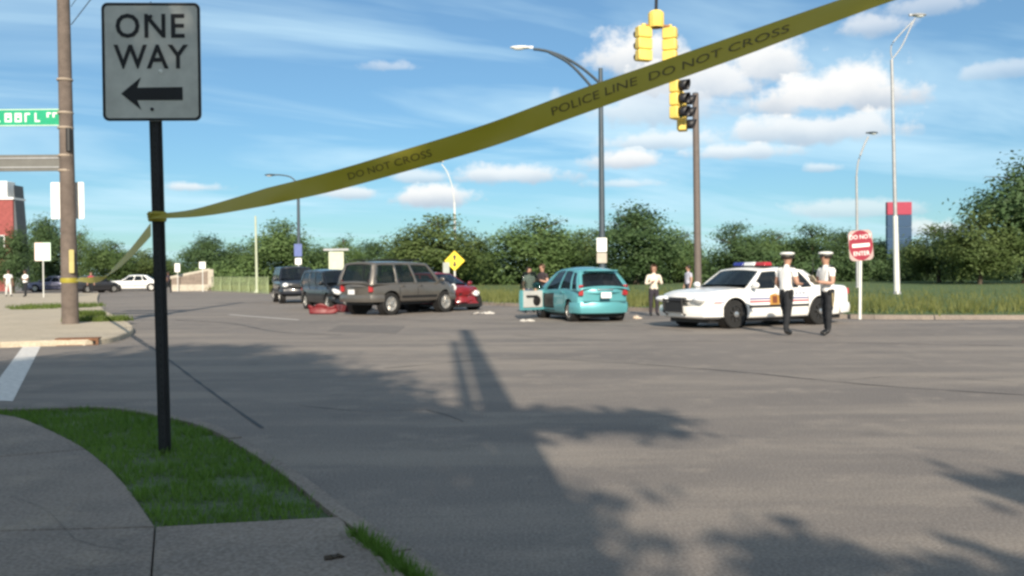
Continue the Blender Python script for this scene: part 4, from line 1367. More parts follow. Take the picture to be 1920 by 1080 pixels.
person('police officer with white shirt reading notes, behind the police car boot', p2, R(195), 1.80, bent, shirt_w, trou_b, skin, hair_d, group='police officers by the car', extra=officer2, stride=.03, lean=.015)
hang = dict(L=((.0, .035, -.175), (.045, .035, -.33)), R=((.0, -.035, -.175), (.045, -.035, -.33)))
fold = dict(L=((.01, .05, -.165), (.10, -.03, -.13)), R=((.01, -.05, -.165), (.10, .04, -.12)))
person('woman in a tan top and dark trousers ahead of the police car bumper', gp(1226, 593), R(-80), 1.62, fold, mat('top_tan', (.66, .60, .50), .85), mat('trousers_dark', (.03, .025, .035), .85), skin, hair_b, stride=.02, female=True, sleeve='long')
person('person in a pale grey top behind the police car bonnet', pt(1291, 560, 36).xy.to_3d() + Vector((0, 0, .12)), R(200), 1.52, hang, mat('top_grey', (.42, .42, .50), .85), mat('trousers_slate', (.06, .06, .08), .85), skin, hair_d)
person('person in a pale top standing beyond the open teal door', pt(992, 560, 32.6).xy.to_3d(), R(-60), 1.60, hang, mat('top_pale', (.50, .52, .46), .85), mat('trousers_jean', (.05, .06, .10), .85), skin, hair_d)
person('person with dark jacket leaning by the teal car windshield', pt(1020, 560, 33.2).xy.to_3d(), R(220), 1.70, fold, mat('jacket_dark', (.04, .03, .035), .85), mat('trousers_jean2', (.04, .045, .07), .85), skin, hair_b, lean=.03)
person('man with white shirt and white trousers at the far left edge', gp(16, 556, .12), R(-40), 1.76, hang, shirt_w, mat('trousers_white', (.6, .6, .58), .85), skin_d, hair_d)
person('person in white shirt and dark shorts left of the white sign', gp(48, 557, .12), R(-120), 1.72, fold, shirt_w, trou_b, skin_d, hair_d)
person('person in a red shirt beside the far dark sedan', gp(171, 551), R(-80), 1.74, hang, mat('shirt_red', (.35, .03, .05), .85), trou_b, skin, hair_b)
person('dark-clothed person walking right of the one way post', gp(316, 549), R(180), 1.75, hang, mat('jacket_plum', (.05, .035, .05), .85), trou_b, skin_d, hair_d, stride=.12)

# ================================================================ SIGNS, POLES, SIGNALS, TAPE
steel = mat('galvanised', (0.36, 0.37, 0.38), .5, metal=.3, var=.15)
steel_d = mat('dark_steel', (0.055, 0.075, 0.095), .5, metal=.2)
steel_l = mat('pale_pole', (0.62, 0.63, 0.60), .5)
wood = mat('pole_wood', (0.125, 0.10, 0.085), .9, var=.3, vscale=3, bump=.4, bscale=14)
sign_grey = mat('sign_reflective', (0.60, 0.60, 0.56), .45, var=.16)
sign_black = mat('sign_black', (0.012, 0.013, 0.018), .5)
sign_white = mat('sign_white', (0.78, 0.78, 0.74), .5)
sign_red = mat('sign_red', (0.27, 0.018, 0.04), .5)
sign_yel = mat('sign_yellow', (0.80, 0.58, 0.02), .5)
sign_grn = mat('sign_green', (0.0, 0.30, 0.15), .5)
post_m = mat('post_steel', (0.030, 0.030, 0.034), .55, metal=.3, var=.3, bump=.1)
sig_yel = mat('signal_yellow', (0.76, 0.57, 0.13), .5)


def rrect(w, h, r, n=6):
    out = []
    for cx, cy, a0 in ((w / 2 - r, h / 2 - r, 0), (-w / 2 + r, h / 2 - r, 90), (-w / 2 + r, -h / 2 + r, 180), (w / 2 - r, -h / 2 + r, 270)):
        for k in range(n + 1):
            a = R(a0 + 90 * k / n); out.append((cx + r * math.cos(a), cy + r * math.sin(a)))
    return out


def plate(poly, t, y0, name, m_, parent, loc=(0, 0, 0), bevel=0):
    """flat plate in the xz plane facing -y (towards the viewer)"""
    n = len(poly); mb = MB()
    vs = [(x, y0, z) for x, z in poly] + [(x, y0 + t, z) for x, z in poly]
    mb.add(vs, [tuple(range(n)), tuple(range(n, 2 * n))[::-1]] + [(i, (i + 1) % n, n + (i + 1) % n, n + i) for i in range(n)])
    return mb.build(name, m_, parent, smooth=0, loc=loc, bevel=bevel)


def ring_plate(po, pi, t, y0, name, m_, parent, loc=(0, 0, 0)):
    n = len(po); mb = MB(); vs = []
    for y in (y0, y0 + t):
        vs += [(x, y, z) for x, z in po] + [(x, y, z) for x, z in pi]
    fs = []
    for i in range(n):
        k = (i + 1) % n
        fs += [(i, k, n + k, n + i), (2 * n + i, 2 * n + k, 3 * n + k, 3 * n + i), (i, k, 2 * n + k, 2 * n + i), (n + i, n + k, 3 * n + k, 3 * n + i)]
    mb.add(vs, fs); return mb.build(name, m_, parent, smooth=0, loc=loc)


# ---- the one way sign ----------------------------------------------------------
base = gp(307, 851, .09); ZS = base.y
top_px = pt(286, 6, ZS)
sp_ = thing('one_way_sign', 'grey ONE WAY sign with left arrow on a dark steel post', 'sign', base)
lean = math.atan2(top_px.x - base.x, top_px.z - base.z)
sp_.rotation_euler = (R(.5), lean, 0)
Lp = top_px.z - base.z
# U-channel post with punched holes
mb = MB(); prof = [(-.046, .0), (-.046, -.010), (-.022, -.010), (-.016, -.034), (.016, -.034), (.022, -.010), (.046, -.010), (.046, 0), (.028, 0), (.020, -.026), (-.020, -.026), (-.028, 0)]
n = len(prof)
mb.add([(x, y + .03, -.1) for x, y in prof] + [(x, y + .03, Lp - .02) for x, y in prof], [tuple(range(n)), tuple(range(n, 2 * n))] + [(i, (i + 1) % n, n + (i + 1) % n, n + i) for i in range(n)])
po = mb.build('post', post_m, sp_, smooth=0)
mb = MB()
for k in range(int(Lp / .05)): mb.lathe([(.005, -.0052), (.001, -.0052)], 8, 'y', (0, 0, .1 + k * .05))
mb.build('post_holes', black, po, smooth=0)['kind'] = 'stuff'
pm = pt(286, 115, ZS); sw_m = 180 * ZS / F; sh_m = 219 * ZS / F
fc = bpy.data.objects.new('sign_face', None); COL.objects.link(fc); fc.parent = sp_
fc.location = (0, -.022, Lp - .02 - sh_m / 2 + .012); fc.rotation_euler = (R(-1), R(.4), R(3))
plate(rrect(sw_m, sh_m, .045), .004, 0, 'panel', sign_grey, fc)
ring_plate(rrect(sw_m - .004, sh_m - .004, .043), rrect(sw_m - .040, sh_m - .040, .03), .0022, -.0022, 'border', sign_black, fc)
px = ZS / F
text_mesh('ONE', 62 * px, .003, 'letter', sign_black, fc, (-2 * px, -.002, 64 * px), (R(90), 0, 0), .0035, .93, 1.12)
text_mesh('WAY', 62 * px, .003, 'letter', sign_black, fc, (-1 * px, -.002, 7 * px), (R(90), 0, 0), .0035, .90, 1.06)
ar = [(-56, -59), (-20, -29), (-27, -48), (56, -47), (56, -71), (-27, -71), (-20, -89)]
plate([(x * px, z * px) for x, z in ar][::-1], .003, -.003, 'arrow', sign_black, fc)
for z in (84, -88):
    mb = MB(); mb.lathe([(.012, 0), (.012, -.008), (.006, -.011), (.001, -.011)], 10, 'y', (0, -.001, z * px)); mb.build('bolt', sign_black, fc)
mb = MB(); mb.lathe([(.018, -.0015), (.014, -.004), (.001, -.005)], 12, 'y', (16 * px, 0, -18 * px)); mb.build('sticker', sign_white, fc)  # white disc stands in for a bright glint on the panel

# ---- barricade tape -------------------------------------------------------------
tape_m = bpy.data.materials.new('barricade_tape'); tape_m.use_nodes = True
N_, L_n = tape_m.node_tree.nodes, tape_m.node_tree.links
b_ = N_['Principled BSDF']; b_.inputs['Base Color'].default_value = (.45, .39, .05, 1); b_.inputs['Roughness'].default_value = .45
tr = N_.new('ShaderNodeBsdfTranslucent'); tr.inputs[0].default_value = (.55, .42, .02, 1); mx = N_.new('ShaderNodeMixShader'); mx.inputs[0].default_value = .35
L_n.new(b_.outputs[0], mx.inputs[1]); L_n.new(tr.outputs[0], mx.inputs[2]); L_n.new(mx.outputs[0], N_['Material Output'].inputs[0])
TW = .112
ctrl = [(290, 405, 9), (345, 401, 13), (400, 392, 21), (500, 369, 34), (619, 341, 45), (760, 301, 48), (916, 254, 49), (1094, 189, 48), (1391, 84, 43), (1640, -5, 36)]
def idep(u): return lerp(1 / (ZS - .06), 1 / 3.3, (u - 290) / 1370)
cp_, wv = [], []
for (u, v, w) in ctrl:
    z = 1 / idep(u); p = pt(u, v, z); cp_.append(p)
    perp = w * .94
    f = min(1, perp * z / F / TW); view = (p - Vector((0, 0, EYE))).normalized()
    wv.append((f, view))
e_dir = (cp_[-1] - cp_[-3]).normalized(); te = (-1.4 - cp_[-1].y) / e_dir.y; cp_.append(cp_[-1] + e_dir * te * .5); cp_.append(cp_[-1] + e_dir * te * .5)
wv += [wv[-1], wv[-1]]
TP = smooth_path(cp_, .04)
seg = [0];
for a, b in zip(TP, TP[1:]): seg.append(seg[-1] + (b - a).length)
cl = [min(range(len(TP)), key=lambda i: (TP[i] - c).length) for c in cp_]
def tape_frame(sl):
    i = min(len(TP) - 2, max(0, next((k for k in range(len(seg) - 1) if seg[k + 1] >= sl), len(seg) - 2)))
    t_ = (sl - seg[i]) / max(1e-6, seg[i + 1] - seg[i]); p = TP[i].lerp(TP[i + 1], t_)
    d = (TP[min(len(TP) - 1, i + 2)] - TP[max(0, i - 1)]).normalized()
    s_list = [seg[k] for k in cl]
    f = interp(sl, list(zip(s_list, [w[0] for w in wv])))
    view = (p - Vector((0, 0, EYE))); view = view.normalized() if p.y > 2.6 else Vector((.46, .86, .2)).normalized()
    up = d.cross(view).normalized(); up = up if up.z > 0 else -up
    nb = up.cross(d).normalized()
    f = min(1, f); W_ = up * f + nb * math.sqrt(max(0, 1 - f * f))
    k = min(1, max(0, (3.15 - p.y) / .5))          # past the frame the tape is twisted edge-on to the sun, thinning its shadow
    if k > 0:
        e = (sd - d * sd.dot(d)).normalized(); e = e if e.dot(W_) > 0 else -e; W_ = (W_ * (1 - k) + e * k).normalized()
    return p, d, W_
mb = MB(); ns = int(seg[-1] / .03)
def tape_pt(sl, c, off=0):
    p, d, W_ = tape_frame(sl); nn = d.cross(W_).normalized()
    if nn.dot(p - Vector((0, 0, EYE))) > 0: nn = -nn
    rip = .006 * math.sin(sl * 5.1) + .004 * math.sin(sl * 12.3 + 1) if sl > .5 else 0
    return p + W_ * (c * TW) + nn * (off + rip * (1 - (2 * c) ** 2))
mb.grid(lambda U, V: tape_pt(U * seg[-1], V - .5), ns, 6)
tape = mb.build('barricade_tape', tape_m, smooth=80)
tag(tape, 'long yellow barricade tape stretched across the view from the one way post', 'tape')


def tape_text(txt, u0, u1, h=.34):
    """lettering that follows the tape between two places of the picture"""
    def s_at(u):
        return min(range(len(TP)), key=lambda i: abs((CR.transposed() @ (TP[i] - cam.location)).x / -(CR.transposed() @ (TP[i] - cam.location)).z * F + 960 - u) if TP[i].y > 1 else 1e9)
    s0, s1 = seg[s_at(u0)], seg[s_at(u1)]
    os_ = text_mesh(txt, 1, 0, 'letter', mat('tape_ink', (.12, .095, .015), .6), tape, (0, 0, 0), (0, 0, 0), .004)
    V_ = [v for o in os_ for v in o.data.vertices]; xs_ = [v.co.x for v in V_]; ys_ = [v.co.y for v in V_]
    x0, x1, y0, y1 = min(xs_), max(xs_), min(ys_), max(ys_)
    for v in V_:
        v.co = tape_pt(lerp(s0, s1, (v.co.x - x0) / (x1 - x0)), ((v.co.y - y0) / (y1 - y0) - .5) * h + .02, .0025)


tape_text('DO NOT CROSS', 655, 808)
tape_text('POLICE LINE  DO NOT CROSS', 1030, 1480)
# knot round the post and the tail that runs to the wooden pole
mb = MB(); kc = TP[0]
for k in range(3): mb.lathe([(.060, -.018), (.066 + .004 * k, 0), (.060, .018)], 16, 'z', (kc.x, kc.y + .05, kc.z - .02 + .018 * k))
tag(mb.build('tape_knot', tape_m), 'yellow tape wound round the one way post', 'tape')
WPb = gp(132, 607, .115)
A = pt(283, 430, ZS + .05); Bq = pt(140, 527, WPb.y - .25)
mb = MB()
def tl(U, V):
    p = A.lerp(Bq, U); p.z -= .35 * math.sin(math.pi * U) * (1 - U)
    a = U * 5.0; return p + Vector((math.sin(a) * .3, 0, math.cos(a))).normalized() * (V - .5) * .10
mb.grid(tl, 60, 2); tag(mb.build('barricade_tape', tape_m, smooth=80), 'yellow tape sagging from the one way post to the wooden pole', 'tape')
# post that carries the other end, beside the viewpoint
E_ = TP[-1]
ep = thing('sign_post', 'plain steel post holding the other end of the yellow tape', 'post', (E_.x + .03, E_.y - .03, 0))
mb = MB(); mb.tube([(0, 0, -.1), (0, 0, E_.z + .12)], .03, 8); mb.build('post', post_m, ep)
mb = MB(); mb.lathe([(.033, -.05), (.036, 0), (.033, .05)], 12, 'z', (0, 0, E_.z)); mb.build('tape_wrap', tape_m, ep)

# ---- wooden utility pole on the far corner, with its signs -----------------------
PY = WPb.y
PS = PY / F                         # metres per pixel there
wpz = lambda v: pt(132, v, PY).z
up = thing('utility_pole', 'weathered wooden utility pole on the left corner', 'pole', WPb)
mb = MB(); mb.tube([(0, 0, -.1), (-.03, 0, 5.2), (-.07, 0, 10.4)], [.225, .185, .155], 14); mb.build('shaft', wood, up)
for v, m_ in ((150, wood), (212, steel), (240, steel), (292, steel), (320, steel)):
    mb = MB(); mb.lathe([(.20, -.03), (.212, 0), (.20, .03)], 16, 'z', (-.05, 0, wpz(v) - WPb.z)); mb.build('band', mat('pole_band', (.34, .28, .22), .6), up)
mb = MB(); mb.tube([(.10, -.16, wpz(285) - WPb.z), (.10, -.16, wpz(242) - WPb.z)], .07, 8); mb.build('conduit', black_trim, up)
mb = MB(); mb.box((0, 0, 10.0), (2.4, .10, .12)); mb.build('crossarm', wood, up)
for x in (-1.05, -.5, .5, 1.05):
    mb = MB(); mb.lathe([(.03, 0), (.05, .05), (.03, .09), (.045, .13), (.001, .15)], 10, 'z', (x, 0, 10.06)); mb.build('insulator', steel, up)
def pole_sign(u0, v0, u1, v1, off, name, label, m_, cat='sign', t=.02):
    a, b = pt(u0, v0, PY + off), pt(u1, v1, PY + off)
    o = thing(name, label, cat, ((a.x + b.x) / 2, PY + off, (a.z + b.z) / 2))
    plate(rrect(abs(b.x - a.x), abs(a.z - b.z), .03), t, 0, 'panel', m_, o)
    return o, abs(b.x - a.x), abs(a.z - b.z)
o, w, h = pole_sign(-60, 205, 117, 236, -.10, 'street_name_sign', 'green street name sign with white marks on the wooden pole', sign_grn)
ring_plate(rrect(w - .02, h - .02, .03), rrect(w - .05, h - .05, .02), .003, -.003, 'border', sign_white, o)
r_ = random.Random(4)
x = -w / 2 + .18
while x < w / 2 - .62:                       # unreadable white letters
    hh = h * .52; k = r_.randint(0, 3); st = .045; lw = .14
    plate([(x, -hh / 2), (x, hh / 2), (x + st, hh / 2), (x + st, -hh / 2)][::-1], .003, -.003, 'letter_stroke', sign_white, o)
    for zz in ((hh / 2 - st, 0, -hh / 2)[:k] if k else (-hh / 2,)):
        plate([(x + st + .002, zz), (x + st + .002, zz + st), (x + lw, zz + st), (x + lw, zz)][::-1], .003, -.003, 'letter_stroke', sign_white, o)
    if k > 1: plate([(x + lw + .002, -hh / 2), (x + lw + .002, hh / 2), (x + lw + st, hh / 2), (x + lw + st, -hh / 2)][::-1], .003, -.003, 'letter_stroke', sign_white, o)
    x += .27
for dx in (0, .16):
    plate([(w / 2 - .42 + dx, .0), (w / 2 - .42 + dx, .13), (w / 2 - .30 + dx, .13), (w / 2 - .30 + dx, .09), (w / 2 - .37 + dx, .09), (w / 2 - .37 + dx, 0)][::-1], .003, -.003, 'letter_stroke', sign_white, o)
o, w, h = pole_sign(-60, 291, 115, 320, -.06, 'beam_sign', 'plain dark grey horizontal board fixed to the wooden pole', mat('board_grey', (.13, .13, .12), .6), cat='board', t=.10)
for z in (-h * .28, h * .28):
    mb = MB(); mb.box((0, -.012, z), (w * .96, .02, .03)); mb.build('rib', steel, o)
o, w, h = pole_sign(95, 342, 158, 410, .24, 'pole_sign', 'white sign board behind the wooden pole', sign_white)
mb = MB(); mb.box((0, -.02, 0), (w * .2, .03, .06)); mb.build('bracket', steel, o)
o, w, h = pole_sign(129, 468, 139, 512, -.235, 'pole_marker', 'narrow dull yellow marker strip on the wooden pole', mat('marker_yellow', (.42, .36, .14), .6))
mb = MB(); mb.lathe([(.226, -.06), (.232, 0), (.226, .07)], 16, 'z', (WPb.x - .01, WPb.y, wpz(526))); tag(mb.build('tape_wrap', tape_m), 'yellow tape wrapped round the wooden pole', 'tape')


def wire(label, pts, r=.012, sag=.0, name='overhead_wire'):
    mb = MB(); a, b = Vector(pts[0]), Vector(pts[1]); n = 24
    mb.tube([a.lerp(b, k / n) - Vector((0, 0, sag * 4 * (k / n) * (1 - k / n))) for k in range(n + 1)], r, 5)
    return tag(mb.build(name, sign_black), label, 'wire', 'overhead wires')


# ---- poles behind the viewpoint, whose shadows cross the road --------------------
d0, d1 = gp(1068, 1080), gp(868, 619)
ddir = (d1 - d0).normalized()
b0 = d0 - ddir * (d0.y + 1.5) / ddir.y
h0 = (d1 - b0).length * math.tan(R(SUN_EL))
bp_ = thing('utility_pole', 'thick wooden utility pole behind the viewpoint casting the long shadow', 'pole', b0)
mb = MB(); mb.tube([(0, 0, -.1), (0, 0, h0 * .5), (0, 0, h0)], [.24, .18, .14], 14); mb.build('shaft', wood, bp_)
d1 = gp(848, 640); b1 = d1 - ddir * (d1.y + 3.2) / ddir.y; h1 = (d1 - b1).length * math.tan(R(SUN_EL))
bq_ = thing('lamp_pole', 'slim steel pole behind the viewpoint casting the thinner shadow', 'pole', b1)
mb = MB(); mb.tube([(0, 0, -.1), (0, 0, h1)], [.10, .08], 12); mb.build('shaft', steel, bq_)

# ---- street lamps -----------------------------------------------------------------
def lamp_head(mb_name, parent, p, d, m_, ln=.75, lens=True):
    """cobra head at p pointing along horizontal d"""
    d = Vector(d).normalized(); rz = math.atan2(d.y, d.x)
    mb = MB(); mb.ell((0, 0, 0), (ln / 2, .16, .085)); mb.box((-ln * .42, 0, 0), (ln * .3, .12, .10))
    o = mb.build(mb_name, m_, parent, loc=p, rot=(0, 0, rz))
    mb = MB(); mb.ell((ln * .08, 0, -.05), (ln * .28, .12, .08)); mb.build('lens', lens_clear, o)
    return o


def lamp_pole(label, Y, ub, vb, ut, vt, r0, r1, m_, arms=(), head=None, hm=None, head_dir=(-1, 0, 0), hl=.75, low=None, armr=.045, group='street lamps'):
    b, t_ = pt(ub, vb, Y), pt(ut, vt, Y); b.z = .05
    root = thing('street_lamp', label, 'street lamp', b, 0, group)
    O = Vector(b)
    if low:
        v_s, lm_ = low; m1 = b.lerp(t_, (pt(ub, v_s, Y).z - b.z) / (t_.z - b.z)); rm = lerp(r0, r1, .4)
        mb = MB(); mb.tube([b - O, m1 - O], [r0, rm], 12); mb.build('lower_shaft', lm_, root)
        mb = MB(); mb.tube([m1 - O, t_ - O], [rm * .8, r1], 12); mb.build('shaft', m_, root)
    else:
        mb = MB(); mb.tube([b - O, t_ - O], [r0, r1], 12); mb.build('shaft', m_, root)
    mb = MB(); mb.box((0, 0, .03), (r0 * 3.4, r0 * 3.4, .06)); mb.lathe([(r0 * 1.5, .06), (r0 * 1.1, .30)], 12, 'z'); mb.build('base_plate', m_, root)
    for a in arms:
        mb = MB(); pts = smooth_path([pt(u, v, Y) - O for u, v in a], .25); mb.tube(pts, armr, 8); mb.build('arm', m_, root)
    if head:
        lamp_head('lamp_head', root, pt(*head, Y) - O, head_dir, hm or m_, hl)
    return root


lamp_pole('tall dark lamp pole with two bowed arms behind the teal hatchback', 45, 1130, 566, 1126, 128, .17, .10, steel_d,
          [[(1127, 158), (1092, 128), (1055, 106), (1022, 95), (1000, 92)], [(1127, 186), (1098, 150), (1066, 118), (1030, 98)]], (976, 89), sign_white, (-1, 0, 0), 1.05, armr=.07)
for k, (v0, v1, m_, lb_) in enumerate(((446, 472, sign_white, 'upper white sign on the tall dark lamp pole'), (474, 493, mat('sign_beige', (.42, .38, .32), .6), 'lower beige sign on the tall dark lamp pole'))):
    a, b = pt(1119, v0, 44.75), pt(1138, v1, 44.75); o = thing('pole_sign', lb_, 'sign', ((a.x + b.x) / 2, 44.78, (a.z + b.z) / 2))
    plate(rrect(abs(b.x - a.x), abs(a.z - b.z), .03), .01, 0, 'panel', m_, o); mb = MB(); mb.box((0, .04, 0), (.3, .06, .05)); mb.build('bracket', steel, o)
lamp_pole('tall pale lamp pole with a forked top near the right edge', 46, 1682, 561, 1672, 112, .15, .07, steel, [[(1672, 112), (1690, 88), (1708, 50), (1716, 34)], [(1672, 108), (1671, 86), (1690, 62), (1712, 40)]], (1722, 28), steel, (1, 0, 0), .8, low=(405, steel_l), armr=.035)
lamp_pole('slender far lamp pole rising behind the do not enter sign', 62, 1608, 545, 1606, 330, .11, .07, steel, [[(1606, 330), (1609, 305), (1618, 278), (1628, 256)]], (1636, 249), steel_d, (1, 0, 0), .75, armr=.06)
lamp_pole('dark lamp pole behind the dark blue SUV', 70, 561, 545, 559, 340, .15, .10, steel_d, [[(559, 345), (545, 332), (525, 328), (512, 328)]], (507, 328), steel_d, (-1, 0, 0), .9, armr=.05)
lamp_pole('pale lamp pole rising behind the yellow diamond sign', 88, 855, 545, 852, 380, .15, .09, steel_l, [[(852, 380), (848, 350), (838, 322), (828, 308)]], (822, 303), steel, (-1, 0, 0), .9, armr=.05)
lamp_pole('thin pale post by the chain-link fence', 72, 482, 548, 479, 405, .11, .07, mat('pale_green_pole', (.42, .46, .34), .6))

# ---- strain pole and hanging signal ------------------------------------------------
b = pt(1309, 556, 50); b.z = .1; t_ = pt(1304, 176, 50)
st_ = thing('strain_pole', 'bare brown strain pole behind the police car bonnet', 'pole', b)
mb = MB(); mb.tube([(0, 0, -.1), t_ - b], [.20, .165], 14); mb.build('shaft', mat('strain_brown', (.13, .105, .095), .7), st_)
mb = MB(); mb.lathe([(.17, 0), (.15, .05), (.001, .09)], 12, 'z', tuple(t_ - b)); mb.build('cap', steel_d, st_)

SY = 20.0
sg_ = thing('traffic_signal', 'yellow traffic signal cluster hanging above the road', 'traffic signal', pt(1230, 20, SY))
O = Vector(sg_.location)
def sig_head(u, vt, vb, face, dy=0, hw=.28):
    """three-section head; face = direction the lenses look"""
    a, b2 = pt(u, vt, SY + dy), pt(u, vb, SY + dy); h = a.z - b2.z; c = (a + b2) / 2 - O
    hd_ = bpy.data.objects.new('signal_head', None); COL.objects.link(hd_); hd_.parent = sg_; hd_.location = c
    hd_.rotation_euler = (0, 0, math.atan2(face[1], face[0]))
    s3 = h / 3
    for k in range(3):
        z = (1 - k) * s3
        mb = MB(); mb.box((0, 0, z), (.20, hw, s3 * .96)); mb.build('section', sig_yel, hd_, bevel=.025)
        mb = MB()
        rr = min(hw, s3) * .44
        mb.grid(lambda U, V: (.10 + V * .22 * (1 - .35 * abs(2 * U - 1)), math.sin(lerp(-2.3, 2.3, U)) * rr, z + math.cos(lerp(-2.3, 2.3, U)) * rr), 16, 2)
        mb.build('visor', sign_black, hd_, solid=.008)
        mb = MB(); mb.lathe([(rr * .95, .102), (rr * .6, .125), (.001, .135)], 16, 'x', (0, 0, z))
        mb.build('lens', mat(('sig_red', 'sig_amber', 'sig_green')[k], ((.10, .01, .01), (.14, .07, .01), (.01, .07, .05))[k], .2), hd_)
    mb = MB(); mb.lathe([(.05, h / 2 - .01), (.05, h / 2 + .06)], 10, 'z'); mb.build('hub', sig_yel, hd_)
    return hd_
sig_head(1207, 50, 115, (-.35, .94), 0, .33)
sig_head(1256, 52, 117, (.45, .90), .05, .30)
sig_head(1268, 150, 224, (.80, -.60), 0, .30)
sig_head(1279, 178, 246, (.95, -.30), .40, .30)
mb = MB(); mb.lathe([(.15, -.36), (.17, -.30), (.17, -.06), (.12, -.01), (.001, 0)], 12, 'z'); mb.build('disconnect_hanger', sig_yel, sg_, smooth=20)
mb = MB(); mb.tube([(0, 0, -.02), (.02, 0, .55)], .035, 8); mb.build('stem', sign_black, sg_)
mb = MB(); k1, k2 = pt(1207, 50, SY) - O, pt(1256, 52, SY) - O
mb.tube([k1 + Vector((0, 0, .03)), k2 + Vector((0, 0, .03))], .03, 8); mb.tube([(0, 0, -.36), (0, 0, k1.z)], .03, 8); mb.build('bracket', mat('signal_rust', (.30, .14, .06), .7), sg_)
mb = MB(); k3 = pt(1256, 117, SY + .05) - O; k4 = pt(1268, 150, SY) - O; k5 = pt(1279, 178, SY + .4) - O
mb.tube([k3, k4 + Vector((0, 0, .06))], .03, 8); mb.tube([k4 + Vector((0, 0, .05)), k5 + Vector((0, 0, .05))], .025, 8); mb.build('lower_bracket', sig_yel, sg_)
tip = O + Vector((.02, 0, .55))
wl = Vector((WPb.x, WPb.y, 10.2)); wr_ = Vector((23.5, 13.5, 9.4))
wire('span wire from the wooden pole to the traffic signal', (wl, tip), .010)
wire('span wire from the traffic signal out to the right', (tip, wr_), .010)
rp = thing('utility_pole', 'wooden pole out of view to the right holding the span wire', 'pole', (23.5, 13.5, 0))
mb = MB(); mb.tube([(0, 0, -.1), (0, 0, 9.8)], [.2, .15], 10); mb.build('shaft', wood, rp)
wire('service wire leaving the wooden pole at the top left', (Vector((WPb.x + .15, WPb.y, wpz(46))), b0 + Vector((6, 4, 12))), .012)
wire('second service wire leaving the wooden pole at the top left', (Vector((WPb.x + .15, WPb.y, wpz(12))), b0 + Vector((6, 4, 13))), .009)

# ---- do not enter sign --------------------------------------------------------------
b = gp(1613, 592, .12); DY = b.y; dpx = DY / F
dn = thing('do_not_enter_sign', 'red and white do not enter sign on a pale post right of the officers', 'sign', b)
dn.rotation_euler = (0, R(.6), 0)
h = pt(1613, 430, DY).z - b.z
mb = MB(); mb.box((0, .03, h / 2 - .1), (.07, .05, h)); mb.build('post', steel_l, dn)
fd = bpy.data.objects.new('sign_face', None); COL.objects.link(fd); fd.parent = dn; fd.location = (0, 0, pt(1613, 460, DY).z - b.z); fd.rotation_euler = (0, R(-5), R(8))
S_ = 50 * dpx
plate(rrect(S_ * .96, S_ * 1.14, .14), .006, 0, 'panel', mat('faded_white', (.44, .33, .31), .6), fd)
ci = [(math.cos(2 * math.pi * k / 36) * S_ * .475, math.sin(2 * math.pi * k / 36) * S_ * .565) for k in range(36)]
plate(ci, .003, -.003, 'red_disc', sign_red, fd)
plate(rrect(S_ * .70, S_ * .13, .01), .002, -.0055, 'white_bar', sign_white, fd)
text_mesh('DO NOT', S_ * .22, .002, 'letter', sign_white, fd, (0, -.004, S_ * .31), (R(90), 0, 0), .002)
text_mesh('ENTER', S_ * .22, .002, 'letter', sign_white, fd, (0, -.004, -S_ * .31), (R(90), 0, 0), .002)

# ---- yellow diamond sign ---------------------------------------------------------------
b = pt(853, 560, 47); b.z = .1; dm = thing('warning_sign', 'yellow diamond warning sign with black arrows behind the red sedan', 'sign', b)
zc = pt(853, 489, 47).z - b.z
mb = MB(); mb.box((0, .04, zc / 2), (.07, .05, zc + .7)); mb.build('post', steel_l, dm)
hs = 19 * 47 / F
fd = bpy.data.objects.new('sign_face', None); COL.objects.link(fd); fd.parent = dm; fd.location = (0, 0, zc)
plate([(hs, 0), (0, hs), (-hs, 0), (0, -hs)], .006, 0, 'panel', sign_yel, fd)
for sgn in (1, -1):
    plate([(x, z * sgn) for x, z in ((-.05, .04), (.05, .04), (.05, .17), (.12, .17), (0, .32), (-.12, .17), (-.05, .17))][::sgn], .003, -.003, 'arrow', sign_black, fd)

# ---- other small signs -----------------------------------------------------------------
def small_sign(u, v0, v1, wpx, Y, name, label, m_, vb=548, post=steel_l, two=None, t=.02):
    b = pt(u, vb, Y); b.z = .05; w = wpx * Y / F; z0, z1 = pt(u, v1, Y).z - b.z, pt(u, v0, Y).z - b.z
    o = thing(name, label, 'sign', b)
    mb = MB(); mb.tube([(0, .05, -.1), (0, .05, z1)], .035, 8); mb.build('post', post, o)
    if two:
        plate(rrect(w * .47, z1 - z0, .02), t, 0, 'panel', m_, o, (-w * .26, 0, (z0 + z1) / 2)); plate(rrect(w * .47, z1 - z0, .02), t, .01, 'panel', two, o, (w * .26, 0, (z0 + z1) / 2))
    else: plate(rrect(w, z1 - z0, .02), t, 0, 'panel', m_, o, (0, 0, (z0 + z1) / 2))
    return o
small_sign(81, 455, 489, 30, 58, 'double_sign', 'pair of small white boards on a post left of the wooden pole', mat('board_pinkish', (.74, .62, .58), .6), two=mat('board_greenish', (.58, .74, .62), .6))
o = small_sign(631, 472, 507, 28, 56, 'sign_board', 'pale blank sign board behind the crashed black minivan', mat('board_pale', (.52, .55, .42), .6))
mb = MB(); mb.box((0, 0, pt(631, 468, 56).z - .05), (1.5, .12, .12)); mb.build('top_rail', steel, o)
o = small_sign(560, 484, 496, 12, 60, 'pole_sign', 'small white plate above the dark blue SUV', sign_white); 
mb = MB(); mb.box((0, -.02, pt(560, 469, 60).z - .05), (.5, .05, .8)); mb.build('blue_plate', mat('plate_blue', (.10, .14, .34), .6), o)
small_sign(333, 494, 510, 10, 84, 'small_sign', 'small white sign at the left end of the bridge wall', sign_white)
small_sign(380, 491, 504, 12, 80, 'small_sign', 'small white sign at the right end of the bridge wall', sign_white)
small_sign(837, 492, 512, 12, 46, 'small_sign', 'narrow grey sign just left of the diamond sign', mat('plate_grey', (.34, .37, .34), .6))

